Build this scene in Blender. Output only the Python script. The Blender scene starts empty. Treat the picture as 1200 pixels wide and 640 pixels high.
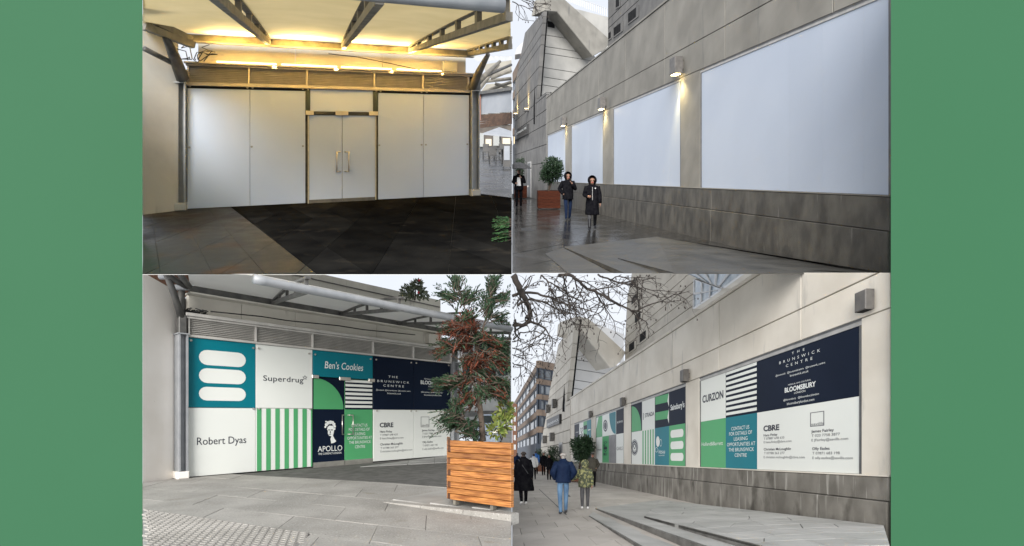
import bpy, bmesh, math, random
from mathutils import Vector, Matrix, noise

# ------------------------------------------------------------------ camera, sky, sun
F = 600.0          # focal length in photo pixels
YC = 510.0         # photo row of the camera's own horizon (lens shifted upward)
CZ = 1.3           # camera height
scn = bpy.context.scene
COL = scn.collection
cam = bpy.data.cameras.new('camera'); camo = bpy.data.objects.new('camera', cam); COL.objects.link(camo)
camo.location = (0, 0, CZ); camo.rotation_euler = (math.radians(90), 0, 0)
cam.sensor_width = 36; cam.lens = 36 * F / 1200; cam.shift_y = (YC - 320) / 1200
cam.clip_start = 0.1; cam.clip_end = 2000
scn.camera = camo

world = bpy.data.worlds.new('World'); scn.world = world; world.use_nodes = True
wn = world.node_tree.nodes; wl = world.node_tree.links
bg = wn['Background']
sky = wn.new('ShaderNodeTexSky'); sky.sky_type = 'NISHITA'; sky.sun_disc = False
SUN_EL, SUN_AZ = 17, 14
sky.sun_elevation = math.radians(SUN_EL); sky.sun_rotation = math.radians(180 + SUN_AZ)
sky.air_density = 1.2; sky.dust_density = 4
# an even overcast veil over the clear sky, broken by soft cloud
tc = wn.new('ShaderNodeTexCoord'); nz = wn.new('ShaderNodeTexNoise'); nz.inputs['Scale'].default_value = 3.5
nz.inputs['Detail'].default_value = 5
wl.new(tc.outputs['Generated'], nz.inputs['Vector'])
rp = wn.new('ShaderNodeValToRGB')
rp.color_ramp.elements[0].position = .3; rp.color_ramp.elements[0].color = (7.3, 7.7, 8.5, 1)
rp.color_ramp.elements[1].position = .7; rp.color_ramp.elements[1].color = (8.2, 8.5, 9.0, 1)
wl.new(nz.outputs['Fac'], rp.inputs['Fac'])
mx = wn.new('ShaderNodeMixRGB'); mx.inputs['Fac'].default_value = .93
wl.new(sky.outputs['Color'], mx.inputs['Color1']); wl.new(rp.outputs['Color'], mx.inputs['Color2'])
wl.new(mx.outputs['Color'], bg.inputs['Color']); bg.inputs['Strength'].default_value = .0575

sun = bpy.data.lights.new('sun', 'SUN'); sun.energy = 2.5; sun.angle = math.radians(40); sun.color = (1, .97, .93)
suno = bpy.data.objects.new('sun', sun); COL.objects.link(suno); suno.location = (-4, -20, 20)
se, sa = math.radians(SUN_EL), math.radians(SUN_AZ)
sdir = Vector((-math.sin(sa) * math.cos(se), -math.cos(sa) * math.cos(se), math.sin(se)))   # towards the sun
suno.rotation_euler = sdir.to_track_quat('Z', 'Y').to_euler()

vs = scn.view_settings
vs.view_transform = 'Standard'; vs.look = 'None'; vs.exposure = 1.1; vs.gamma = 1; vs.use_curve_mapping = False
scn.render.resolution_x = 1024; scn.render.resolution_y = 546

# ------------------------------------------------------------------ helpers
RND = random.Random(7)
MATS = {}
def mat(name, c1, c2=None, rough=.6, scale=3.0, stretch=(1, 1, 1), bump=0.0, bscale=60.0, metal=0.0, spec=.5,
        coat=0.0, detail=6.0, spots=None, trans=0.0, emit=None, alpha=1.0, rough2=None, lo=.35, hi=.65, jitter=0.0, sss=0):
    """Principled material; colour wanders between c1 and c2 with 3D noise on world position."""
    m = bpy.data.materials.new(name); m.use_nodes = True
    nt = m.node_tree; n = nt.nodes; l = nt.links
    b = n['Principled BSDF']
    b.inputs['Roughness'].default_value = rough; b.inputs['Metallic'].default_value = metal
    b.inputs['Specular IOR Level'].default_value = spec
    if coat: b.inputs['Coat Weight'].default_value = coat; b.inputs['Coat Roughness'].default_value = .08
    if trans: b.inputs['Transmission Weight'].default_value = trans
    geo = n.new('ShaderNodeNewGeometry'); mp = n.new('ShaderNodeMapping'); mp.inputs['Scale'].default_value = stretch
    l.new(geo.outputs['Position'], mp.inputs['Vector'])
    col = None
    if c2 is not None:
        t = n.new('ShaderNodeTexNoise'); t.inputs['Scale'].default_value = scale; t.inputs['Detail'].default_value = detail
        l.new(mp.outputs['Vector'], t.inputs['Vector'])
        r = n.new('ShaderNodeValToRGB')
        r.color_ramp.elements[0].position = lo; r.color_ramp.elements[0].color = (*c1, 1)
        r.color_ramp.elements[1].position = hi; r.color_ramp.elements[1].color = (*c2, 1)
        l.new(t.outputs['Fac'], r.inputs['Fac']); col = r.outputs['Color']
        if rough2 is not None:
            mr = n.new('ShaderNodeMapRange'); mr.inputs['From Min'].default_value = lo; mr.inputs['From Max'].default_value = hi
            mr.inputs['To Min'].default_value = rough; mr.inputs['To Max'].default_value = rough2
            l.new(t.outputs['Fac'], mr.inputs['Value']); l.new(mr.outputs['Result'], b.inputs['Roughness'])
    else:
        rgb = n.new('ShaderNodeRGB'); rgb.outputs[0].default_value = (*c1, 1); col = rgb.outputs[0]
    if spots:                                  # (colour, scale, threshold): stains with a shape of their own
        for sc_, ss, th, st in spots:
            mp2 = n.new('ShaderNodeMapping'); mp2.inputs['Scale'].default_value = st
            l.new(geo.outputs['Position'], mp2.inputs['Vector'])
            t2 = n.new('ShaderNodeTexNoise'); t2.inputs['Scale'].default_value = ss; t2.inputs['Detail'].default_value = 7
            l.new(mp2.outputs['Vector'], t2.inputs['Vector'])
            mr = n.new('ShaderNodeMapRange'); mr.inputs['From Min'].default_value = th; mr.inputs['From Max'].default_value = th + .12
            l.new(t2.outputs['Fac'], mr.inputs['Value'])
            mm = n.new('ShaderNodeMixRGB'); mm.inputs['Color2'].default_value = (*sc_, 1)
            l.new(mr.outputs['Result'], mm.inputs['Fac']); l.new(col, mm.inputs['Color1']); col = mm.outputs['Color']
    if jitter:                                 # a shade of its own for every piece
        oi = n.new('ShaderNodeObjectInfo'); mr = n.new('ShaderNodeMapRange')
        mr.inputs['To Min'].default_value = 1 - jitter; mr.inputs['To Max'].default_value = 1 + jitter
        l.new(oi.outputs['Random'], mr.inputs['Value'])
        mm = n.new('ShaderNodeVectorMath'); mm.operation = 'SCALE'
        l.new(col, mm.inputs[0]); l.new(mr.outputs['Result'], mm.inputs['Scale']); col = mm.outputs[0]
    l.new(col, b.inputs['Base Color'])
    if bump:
        t3 = n.new('ShaderNodeTexNoise'); t3.inputs['Scale'].default_value = bscale; t3.inputs['Detail'].default_value = 5
        l.new(mp.outputs['Vector'], t3.inputs['Vector'])
        bp = n.new('ShaderNodeBump'); bp.inputs['Strength'].default_value = bump; bp.inputs['Distance'].default_value = .02
        l.new(t3.outputs['Fac'], bp.inputs['Height']); l.new(bp.outputs['Normal'], b.inputs['Normal'])
    if emit:
        b.inputs['Emission Color'].default_value = (*emit[0], 1); b.inputs['Emission Strength'].default_value = emit[1]
    MATS[name] = m
    return m
def translucent(name, c, c2, w=.5):
    m = mat(name, c, c2, rough=.7, scale=1.2)
    n = m.node_tree.nodes; l = m.node_tree.links
    tr = n.new('ShaderNodeBsdfTranslucent'); mixn = n.new('ShaderNodeMixShader'); mixn.inputs['Fac'].default_value = w
    src = n['Principled BSDF'].inputs['Base Color'].links[0].from_socket
    l.new(src, tr.inputs['Color'])
    l.new(n['Principled BSDF'].outputs[0], mixn.inputs[1]); l.new(tr.outputs[0], mixn.inputs[2])
    l.new(mixn.outputs[0], n['Material Output'].inputs['Surface'])
    return m

class Place:
    """One of the four places: its own sloping ground, given by the photo row of its horizon and the eye height above it."""
    def __init__(s, yh, h): s.yh, s.h, s.k = yh, h, (YC - yh) / F
    def W(s, p): return Vector((p[0], p[1], CZ + p[2] - s.h + s.k * p[1]))
    def g(s, px, py, H=0.0):
        y = F * (s.h - H) / (py - s.yh); return ((px - 600) / F * y, y)
    def ray(s, px, py): return Vector(((px - 600) / F, 1.0, (s.yh - py) / F))
    def at(s, px, py, y):              # the point at depth y on the line of sight
        r = s.ray(px, py) * y; return Vector((r.x, r.y, r.z + s.h))
    def hit(s, px, py, p0, nrm):       # line of sight meets a plane (local coordinates)
        r = s.ray(px, py); o = Vector((0, 0, s.h)); nrm = Vector(nrm)
        t = (Vector(p0) - o).dot(nrm) / r.dot(nrm); return o + r * t
class Wall:
    """A vertical plane over a plan line."""
    def __init__(s, pl, p0, p1):
        s.pl = pl; s.p = Vector(p0); s.d = (Vector(p1) - Vector(p0)).normalized(); s.L = (Vector(p1) - Vector(p0)).length
        s.n = Vector((s.d.y, -s.d.x))
        if s.n.dot(-s.p) < 0: s.n = -s.n
    def s_(s, px, n=0.0):
        t = (px - 600) / F; p = s.p + s.n * n    # p.x + d.x*k = t*(p.y + d.y*k)
        return (t * p.y - p.x) / (s.d.x - t * s.d.y)
    def y_(s, px, n=0.0): k = s.s_(px, n); return (s.p + s.n * n + s.d * k).y
    def H_(s, px, py, n=0.0): return s.pl.h + (s.pl.yh - py) * s.y_(px, n) / F
    def P(s, k, H, n=0.0): q = s.p + s.d * k + s.n * n; return (q.x, q.y, H)
    def Q(s, px, py, n=0.0): return (s.s_(px, n), s.H_(px, py, n))

def tag(o, label=None, cat=None, group=None, kind=None):
    if label: o['label'] = label
    if cat: o['category'] = cat
    if group: o['group'] = group
    if kind: o['kind'] = kind
    return o
def empty(name, loc, label=None, cat=None, group=None, kind=None):
    o = bpy.data.objects.new(name, None); COL.objects.link(o); o.location = loc; o.empty_display_size = .2
    return tag(o, label, cat, group, kind)
def link(name, verts, faces, m, parent=None, smooth=False, recalc=True, kind=None, base=None, fm=None):
    """World-space verts -> object (relative to its parent or its own base)."""
    if parent is not None:
        o0 = Vector(parent.location); q = parent.parent
        while q is not None: o0 = o0 + Vector(q.location); q = q.parent
    elif base is not None: o0 = Vector(base)
    else:
        n = len(verts); zs = min(v[2] for v in verts)
        o0 = Vector((sum(v[0] for v in verts) / n, sum(v[1] for v in verts) / n, zs))
    me = bpy.data.meshes.new(name)
    me.from_pydata([tuple(Vector(v) - o0) for v in verts], [], faces)
    for mm in (m if isinstance(m, (list, tuple)) else [m]): me.materials.append(MATS[mm] if isinstance(mm, str) else mm)
    if fm: me.polygons.foreach_set('material_index', fm)
    if recalc:
        bm = bmesh.new(); bm.from_mesh(me); bmesh.ops.recalc_face_normals(bm, faces=bm.faces); bm.to_mesh(me); bm.free()
    if smooth: me.polygons.foreach_set('use_smooth', [True] * len(me.polygons))
    me.update()
    o = bpy.data.objects.new(name, me); COL.objects.link(o)
    if parent is not None: o.parent = parent
    else: o.location = o0
    if kind: o['kind'] = kind
    return o

class MB:
    """Collects shapes in a place's local coordinates (x, y, height above its ground)."""
    def __init__(s, pl): s.pl, s.v, s.f, s.fm, s.mi = pl, [], [], [], 0
    def add(s, vs, fs):
        o = len(s.v); s.v += [tuple(p) for p in vs]; s.f += [tuple(i + o for i in f) for f in fs]; s.fm += [s.mi] * len(fs); return s
    def hexa(s, a, b):                 # two matching rings of points
        n = len(a); return s.add(list(a) + list(b), [tuple(range(n))[::-1], tuple(range(n, 2 * n))] + [(i, (i + 1) % n, n + (i + 1) % n, n + i) for i in range(n)])
    def box(s, x0, x1, y0, y1, z0, z1):
        return s.hexa([(x0, y0, z0), (x1, y0, z0), (x1, y1, z0), (x0, y1, z0)], [(x0, y0, z1), (x1, y0, z1), (x1, y1, z1), (x0, y1, z1)])
    def wpoly(s, w, pts, n0, n1, c=0.0):   # polygon in wall coordinates (k, H), front face at n1, chamfer c
        a = [w.P(k, H, n0) for k, H in pts]
        if not c: return s.hexa(a, [w.P(k, H, n1) for k, H in pts])
        b = [w.P(k, H, n1 - c) for k, H in pts]; ins = inset(pts, c); d = [w.P(k, H, n1) for k, H in ins]; n = len(pts)
        return s.add(a + b + d, [tuple(range(n))[::-1], tuple(range(2 * n, 3 * n))] + [(i, (i + 1) % n, n + (i + 1) % n, n + i) for i in range(n)]
                     + [(n + i, n + (i + 1) % n, 2 * n + (i + 1) % n, 2 * n + i) for i in range(n)])
    def wbox(s, w, k0, k1, h0, h1, n0, n1, c=0.0): return s.wpoly(w, [(k0, h0), (k1, h0), (k1, h1), (k0, h1)], n0, n1, c)
    def wpx(s, w, px, n0, n1, c=0.0):  # polygon given by photo points lying on the wall's plane at n1
        return s.wpoly(w, [w.Q(x, y, n1) for x, y in px], n0, n1, c)
    def slab(s, pts, z0, z1, c=0.0, zs=None):  # plan polygon with a chamfered top
        n = len(pts); zs = zs or [z1] * n
        a = [(x, y, z0) for x, y in pts]
        if not c: return s.hexa(a, [(x, y, z) for (x, y), z in zip(pts, zs)])
        b = [(x, y, z - c) for (x, y), z in zip(pts, zs)]; d = [(x, y, z) for (x, y), z in zip(inset(pts, c), zs)]
        return s.add(a + b + d, [tuple(range(n))[::-1], tuple(range(2 * n, 3 * n))] + [(i, (i + 1) % n, n + (i + 1) % n, n + i) for i in range(n)]
                     + [(n + i, n + (i + 1) % n, 2 * n + (i + 1) % n, 2 * n + i) for i in range(n)])
    def tube(s, pts, rad, seg=8, cap=True):
        pts = [Vector(p) for p in pts]; n = len(pts)
        if not isinstance(rad, (list, tuple)): rad = [rad] * n
        o = len(s.v); up = None; vs = []
        for i, p in enumerate(pts):
            t = (pts[min(i + 1, n - 1)] - pts[max(i - 1, 0)]).normalized()
            if up is None: up = Vector((0, 0, 1)) if abs(t.z) < .9 else Vector((1, 0, 0))
            a = t.cross(up).normalized(); b = a.cross(t).normalized(); up = b
            for j in range(seg):
                q = 2 * math.pi * j / seg; vs.append(p + (a * math.cos(q) + b * math.sin(q)) * rad[i])
        fs = [(i * seg + j, i * seg + (j + 1) % seg, (i + 1) * seg + (j + 1) % seg, (i + 1) * seg + j) for i in range(n - 1) for j in range(seg)]
        if cap: fs += [tuple(range(seg))[::-1], tuple((n - 1) * seg + j for j in range(seg))]
        return s.add(vs, fs)
    def bar(s, p, q, w, h, up=(0, 0, 1)):   # rectangular bar
        p, q = Vector(p), Vector(q); t = (q - p).normalized(); u = Vector(up); a = t.cross(u).normalized() * (w / 2); b = a.cross(t).normalized() * (h / 2)
        r = lambda c: [c - a - b, c + a - b, c + a + b, c - a + b]
        return s.hexa(r(p), r(q))
    def build(s, name, m, parent=None, smooth=False, recalc=True, kind=None, base=None):
        return link(name, [s.pl.W(v) for v in s.v], s.f, m, parent, smooth, recalc, kind, base, s.fm if isinstance(m, (list, tuple)) else None)

def inset(pts, c):
    n = len(pts); cx = sum(p[0] for p in pts) / n; cy = sum(p[1] for p in pts) / n
    area = sum(pts[i][0] * pts[(i + 1) % n][1] - pts[(i + 1) % n][0] * pts[i][1] for i in range(n))
    sg = 1 if area > 0 else -1; out = []
    for i in range(n):
        a, b, d = Vector(pts[i - 1]), Vector(pts[i]), Vector(pts[(i + 1) % n])
        e1, e2 = (b - a), (d - b)
        if e1.length < 1e-6 or e2.length < 1e-6: out.append(tuple(b)); continue
        e1.normalize(); e2.normalize()
        n1 = Vector((-e1.y, e1.x)) * sg; n2 = Vector((-e2.y, e2.x)) * sg
        m = n1 + n2
        if m.length < .2: out.append(tuple(b + n1 * c)); continue
        m.normalize(); k = c / max(.3, m.dot(n1)); out.append(tuple(b + m * k))
    return out
def clip(poly, p, q):                   # keep the part to the left of p->q
    out = []; n = len(poly)
    sd = lambda v: (q[0] - p[0]) * (v[1] - p[1]) - (q[1] - p[1]) * (v[0] - p[0])
    for i in range(n):
        a, b = poly[i], poly[(i + 1) % n]; da, db = sd(a), sd(b)
        if da >= 0: out.append(a)
        if (da > 0 > db) or (da < 0 < db):
            t = da / (da - db); out.append((a[0] + (b[0] - a[0]) * t, a[1] + (b[1] - a[1]) * t))
    return out
def area(p): return abs(sum(p[i][0] * p[(i + 1) % len(p)][1] - p[(i + 1) % len(p)][0] * p[i][1] for i in range(len(p)))) / 2
def clip_to(poly, region):
    a = sum(region[i][0] * region[(i + 1) % len(region)][1] - region[(i + 1) % len(region)][0] * region[i][1] for i in range(len(region)))
    r = region if a > 0 else region[::-1]
    for i in range(len(r)):
        if len(poly) < 3: return []
        poly = clip(poly, r[i], r[(i + 1) % len(r)])
    return poly if len(poly) >= 3 and area(poly) > .004 else []
def pave(pl, region, o, e1, e2, m, parent, gap=.008, stagger=0.0, name='paving_slab', top=0.0, thick=.04, uneven=.0025, holes=(), rows=40, chamfer=.002):
    """Skewed grid of separate slabs cut to a plan region."""
    o, e1, e2 = Vector(o), Vector(e1), Vector(e2); n = 0
    for j in range(-rows, rows):
        for i in range(-rows, rows):
            c = o + e1 * (i + stagger * (j % 2)) + e2 * j
            q = [tuple(c), tuple(c + e1), tuple(c + e1 + e2), tuple(c + e2)]
            q = clip_to(q, region)
            if not q: continue
            cx = sum(p[0] for p in q) / len(q); cy = sum(p[1] for p in q) / len(q)
            if any(h(cx, cy) for h in holes): continue
            q2 = inset(q, gap / 2)
            if area(q2) < .003: continue
            z = top + RND.uniform(-uneven, uneven)
            MB(pl).slab(q2, top - thick, z, chamfer).build(name, m, parent, recalc=True); n += 1
    return n

# lettering is queued and converted to mesh in one go at the end
TEXTQ = []
def text(w, body, m, parent, px0, px1, pyb, cap, n=.012, bold=0.0, pxr=None, name='lettering', spacing=1.0, shear=0.0):
    """One line of lettering on a wall between photo columns px0 and px1, baseline row pyb at px0, capitals cap rows tall."""
    k0, H0 = w.Q(px0, pyb, n); k1 = w.s_(px1, n); hc = cap * w.y_(px0, n) / F
    TEXTQ.append(('w', w, body, m, parent, (k0, k1, H0, hc, n), bold, name, spacing, shear))
def text_k(w, body, m, parent, k0, k1, H0, hc, n=.012, bold=0.0, name='lettering', spacing=1.0, shear=0.0):
    TEXTQ.append(('w', w, body, m, parent, (k0, k1, H0, hc, n), bold, name, spacing, shear))
def flush_text():
    tmp = []
    for q in TEXTQ:
        cu = bpy.data.curves.new('t', 'FONT'); cu.body = q[2]; cu.size = 1; cu.offset = q[6]; cu.space_character = q[8]; cu.resolution_u = 3; cu.shear = q[9]
        ob = bpy.data.objects.new('t', cu); COL.objects.link(ob); tmp.append(ob)
    bpy.context.view_layer.update(); dg = bpy.context.evaluated_depsgraph_get()
    for q, ob in zip(TEXTQ, tmp):
        me = bpy.data.meshes.new_from_object(ob.evaluated_get(dg)); vs = [v.co.copy() for v in me.vertices]; fs = [tuple(p.vertices) for p in me.polygons]
        if vs:
            x0 = min(v.x for v in vs); x1 = max(v.x for v in vs); w = q[1]; k0, k1, H0, hc, n = q[5]
            pts = [w.pl.W(w.P(k0 + (v.x - x0) / (x1 - x0) * (k1 - k0), H0 + v.y / .69 * hc, n)) for v in vs]
            link(q[7], pts, fs, q[3], q[4], recalc=False)
        bpy.data.meshes.remove(me)
    for ob in tmp: c = ob.data; bpy.data.objects.remove(ob); bpy.data.curves.remove(c)

TL, TR, BL, BR = Place(151, 2.1), Place(208, 1.95), Place(485, 1.1), Place(536, 1.3)
# ------------------------------------------------------------------ materials
mat('border_green', (.0243, .0955, .0437), (.0250, .0972, .0448), rough=.75, scale=.4, spec=.2)
mat('render_white', (.80, .755, .69), (.87, .83, .775), rough=.85, scale=1.5, bump=.15, bscale=90,
    spots=[((.34, .31, .27), 1.4, .66, (1, 1, .25)), ((.20, .18, .16), 9, .72, (1, 1, .5))])
mat('render_white_damp', (.45, .44, .41), (.54, .53, .49), rough=.8, scale=1.3, bump=.2, bscale=90,
    spots=[((.22, .21, .19), 1.1, .62, (1, 1, .35)), ((.15, .14, .13), 9, .74, (1, 1, .5))])
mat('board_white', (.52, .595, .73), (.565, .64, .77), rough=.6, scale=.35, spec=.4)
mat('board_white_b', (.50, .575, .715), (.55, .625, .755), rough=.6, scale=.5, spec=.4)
mat('steel_post', (.28, .295, .31), (.35, .36, .37), rough=.5, scale=5, metal=.2, bump=.05)
mat('steel_dark', (.085, .085, .083), (.15, .145, .135), rough=.5, scale=6, metal=.3, bump=.05)
mat('steel_truss', (.15, .14, .12), (.25, .23, .19), rough=.55, scale=5, metal=.2)
mat('louvre_metal', (.36, .34, .30), (.44, .41, .37), rough=.5, scale=4, metal=.2)
mat('stainless', (.55, .52, .48), (.64, .61, .56), rough=.3, scale=9, metal=.9)
mat('black_bar', (.02, .023, .025), None, rough=.3)
mat('dark_glass', (.015, .03, .03), None, rough=.12, spec=.6)
mat('fascia_cream', (.52, .47, .36), (.62, .56, .44), rough=.8, scale=1.6, spots=[((.30, .26, .19), 1.5, .66, (1, 1, .2))])
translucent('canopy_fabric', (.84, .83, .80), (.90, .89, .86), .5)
translucent('canopy_fabric_glow', (.70, .57, .29), (.77, .63, .34), .29)  # yellow lamp glow put into the fabric's own base colour
translucent('canopy_fabric_far', (.36, .34, .29), (.44, .42, .36), .3)
mat('slab_wet', (.013, .0137, .0115), (.029, .0287, .0245), rough=.38, rough2=.55, scale=2.2, bump=.12, bscale=120, jitter=.10, spec=.08,
    spots=[((.040, .021, .009), 1.15, .56, (1, 1, 1)), ((.035, .035, .032), 1.6, .70, (1, 1, 1))])
mat('slate_wet_dim', (.0065, .0066, .0068), (.014, .0138, .013), rough=.35, rough2=.5, scale=1.3, bump=.12, bscale=90, jitter=.3, spec=.0,  # wet slate, its colour lowered further for the dim rainy light
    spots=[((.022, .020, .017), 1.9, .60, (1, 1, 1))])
mat('plaza_wet', (.02, .023, .028), (.05, .055, .065), spec=.25, rough=.18, rough2=.35, scale=.9, bump=.15, bscale=30, jitter=.15)
mat('joint_dark', (.012, .012, .012), (.03, .03, .028), rough=.6, scale=6)
mat('bounce_pale', (.74, .73, .70), (.80, .79, .76), rough=.9, scale=2)  # pale colour of the sheets added to bounce light downward
mat('joint_grey', (.07, .068, .062), (.12, .116, .108), rough=.9, scale=6)
mat('cable_black', (.015, .015, .016), None, rough=.6)
mat('lamp_warm', (1, .9, .6), None, emit=((1, .82, .46), 2.2))
mat('banner_white', (.26, .28, .31), (.30, .32, .35), rough=.7, scale=2)
mat('timber_red', (.16, .045, .02), (.26, .08, .035), rough=.4, scale=5, stretch=(.4, .4, 8), jitter=.15)
mat('frond', (.03, .10, .035), (.07, .19, .06), rough=.6, scale=8)

# ------------------------------------------------------------------ flat green borders at either side, standing as upright boards
def border(x0, x1, y, label):
    p = Place(YC, CZ)
    o = MB(p)
    e = .25                                # splayed inner edge
    a0, a1_ = (x0, x1 - .25) if x0 < 0 else (x0 + .25, x1)
    o.hexa([(x0, y, -9), (x1, y, -9), (a1_, y + e, -9), (a0, y + e, -9)], [(x0, y, 10), (x1, y, 10), (a1_, y + e, 10), (a0, y + e, 10)])
    tag(o.build('green_border', 'border_green', base=((x0 + x1) / 2, y, -9)), label, 'border')
border(-15.5, (167 - 600) / F * 9.6, 9.6, 'plain flat green hoarding left of the two shopfronts')
border((1044 - 600) / F * 7.45, 12.5, 7.45, 'plain flat green hoarding right of the two street walls')

# ================================================================== TOP LEFT: shopfront in the rain under the lit canopy
Y0 = F * TL.h / 169.7
def tlg(px, py): return TL.g(px, py)
FT = Wall(TL, tlg(219, 245.5), tlg(551, 229))
ky = lambda py: FT.H_(219, py)          # heights read off the left end of the shopfront
XL = lambda y: (167 - 600) / F * y
pav = empty('pavement', TL.W((-4, 10, 0)), kind='structure')
MB(TL).slab([(XL(Y0), Y0), (-.004, Y0), (-.004, 90), (-9, 90), (-9.6, 13.35)], -.0125, -.011).build('bedding', 'joint_dark', pav)
MB(TL).slab([(XL(Y0), Y0), (-.004, Y0), (-.004, 30), (-9, 30), (-9.6, 13.35)], -.0165, -.0128).build('bounce_sheet', 'bounce_pale', pav)  # unseen pale sheet added under the paving to brighten the place below
a1, c1 = Vector((.589, -.808)), Vector((-.096, .995)); og = (-4.434, 9.62)
L4a, L4b = (-7.35, 13.49), (-2.89, 7.5)
d4 = (Vector(L4b) - Vector(L4a)).normalized()
L4s, L4e = tuple(Vector(L4a) - d4 * 2), tuple(Vector(L4b) + d4 * 2)
reg_all = [(XL(Y0), Y0), (-.006, Y0), (-.006, 15.6), (-1.1, 16.6), (-8.9, 13.5), (XL(12.5), 12.5)]
reg_l = clip(reg_all, L4e, L4s) ; reg_d = clip(reg_all, L4s, L4e)
if area(reg_l) > area(reg_d): reg_l, reg_d = reg_d, reg_l
e1g, e2g = a1 * 2.15, c1 * 1.2
pave(TL, reg_l, og, e1g, e2g, 'slab_wet', pav, top=0, thick=.012, rows=12)
pave(TL, reg_d, og, e1g, e2g, 'slate_wet_dim', pav, gap=.006, top=0, thick=.012, rows=14, name='slate_slab')
pave(TL, [(-.006, 15.62), (-.006, 62), (-4.2, 62), (-1.1, 16.62)], (0, 15), (.9, .9), (-.7, 2.2), 'plaza_wet', pav, gap=.012, top=-.001, thick=.01, rows=34, name='plaza_slab')

# side wall
SW = Wall(TL, tlg(160, 252.5), tlg(208, 247))
o = MB(TL).wbox(SW, SW.s_(167), SW.s_(209), -.02, 4.9, -.3, 0).build('rendered_wall', 'render_white_damp')
tag(o, 'damp off-white rendered side wall under the yellow lit canopy', 'wall')

# shopfront
sf = empty('shopfront', TL.W(FT.P(3.5, 0)), 'blank white boarded shopfront with glass double doors under the lit canopy', 'shopfront')
S = FT.s_
MB(TL).wbox(FT, S(216), S(556), 0, ky(99), -.34, -.12).build('backing_wall', 'steel_dark', sf)
def board(name, pxl, pxr, pt, pb, m='board_white', n=.0, refpx=None, par=None):
    rp = refpx or pxl
    k0, k1 = S(pxl), S(pxr)
    return MB(TL).wbox(FT, k0, k1, FT.H_(rp, pb), FT.H_(rp, pt), n - .03, n, .003).build(name, m, par or sf)
gt = ky(103.4)
def wb(name, pxl, pxr, h0, h1, m, n0, n1, par=None, c=0.0): return MB(TL).wbox(FT, S(pxl), S(pxr), h0, h1, n0, n1, c).build(name, m, par or sf)
for a, b, m in ((219.6, 292.7, 'board_white'), (293.1, 357.8, 'board_white_b'), (443.2, 496.2, 'board_white_b'), (496.6, 549.6, 'board_white')):
    wb('white_board', a, b, .015, gt, m, -.03, 0, c=.003)
dt = FT.H_(401, 134.5)
wb('over_door_board', 363.4, 437, FT.H_(401, 131), gt + .06, 'board_white', -.035, -.005, c=.003)
for a, b in ((358.6, 363.0), (437.3, 442.6)): wb('glass_fin', a, b, FT.H_(401, 133), gt + .02, 'dark_glass', -.08, .03)
wb('door_header', 362, 439.5, FT.H_(401, 134.3), FT.H_(401, 131.6), 'black_bar', -.06, .01)
for a, b in ((362.3, 400.8), (401.3, 439.8)):
    d = wb('door_leaf', a, b, FT.H_(401, 237), dt - .02, 'board_white_b', -.05, -.015, c=.004)
    wb('kick_rail', a, b, FT.H_(401, 237), FT.H_(401, 232.6), 'steel_dark', -.05, .0, d)
    hx = 394.6 if a < 380 else 408.6; hx2 = 399.2 if a < 380 else 404
    h = MB(TL); p = [FT.P(S(hx2), FT.H_(401, 178), 0), FT.P(S(hx), FT.H_(401, 178), .07), FT.P(S(hx), FT.H_(401, 201), .07), FT.P(S(hx2), FT.H_(401, 201), 0)]
    h.tube([FT.P(S(hx), FT.H_(401, 177.4), .07), FT.P(S(hx), FT.H_(401, 201.6), .07)], .018)
    h.tube([p[0], p[1]], .016).tube([p[3], p[2]], .016)
    h.build('door_handle', 'stainless', d, smooth=True)
wb('door_jamb', 360.6, 362, FT.H_(401, 238), dt, 'stainless', -.04, .006); wb('door_jamb', 440, 441, FT.H_(401, 236), dt, 'stainless', -.04, .006)
for a, b in ((358.6, 367.8), (393.2, 408.2), (432.6, 442.8)): wb('patch_fitting', a, b, FT.H_(401, 135.2), FT.H_(401, 130.2), 'stainless', -.03, .035, c=.006)
def disc(px, H, r=.028, par=None, w=None, m='stainless', pl=None, n=0.0):
    w = w or FT; q = MB(pl or TL); q.tube([w.P(w.s_(px), H, n), w.P(w.s_(px), H, n + .025)], r, 10)
    return q.build('fixing_disc', m, par or sf)
for px in (222, 295, 355, 444.5, 494, 499, 547.5): disc(px, FT.H_(295, 172), m='steel_post')
for px in (222.5, 290, 296, 355, 361, 441, 446, 494, 500): disc(px, gt + .06, m='stainless')
wb('header_bar', 218, 556, gt + .005, ky(100.2), 'black_bar', -.12, -.06)
# louvre band: rails, mullions, slats
wb('louvre_rail', 218, 557, ky(100.2), ky(96.4), 'louvre_metal', -.1, .05, c=.006)
wb('louvre_rail', 218, 557, ky(77), ky(74.6), 'louvre_metal', -.1, .05, c=.006)
wb('louvre_rail', 216, 558, ky(74.4), ky(72.2), 'louvre_metal', -.14, .09, c=.006)
wb('louvre_back', 219, 556, ky(96.4), ky(77), 'black_bar', -.1, -.085)
mul = (220.5, 291.8, 359.6, 438.8, 495.4, 548.8)
for px in mul: wb('louvre_mullion', px - 1, px + 1, ky(96.3), ky(77.1), 'louvre_metal', -.08, .03)
for a, b in zip(mul, mul[1:]):
    for i in range(9):
        h0 = ky(96.4) + (ky(77) - ky(96.4)) * (i + .1) / 9; h1 = h0 + (ky(77) - ky(96.4)) / 9 * .95
        k0, k1 = S(a + 1.1), S(b - 1.1)
        MB(TL).hexa([FT.P(k0, h0, .0), FT.P(k1, h0, .0), FT.P(k1, h0 + .008, .004), FT.P(k0, h0 + .008, .004)],
                    [FT.P(k0, h1, -.06), FT.P(k1, h1, -.06), FT.P(k1, h1 + .008, -.056), FT.P(k0, h1 + .008, -.056)]).build('louvre_slat', 'louvre_metal', sf)
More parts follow.
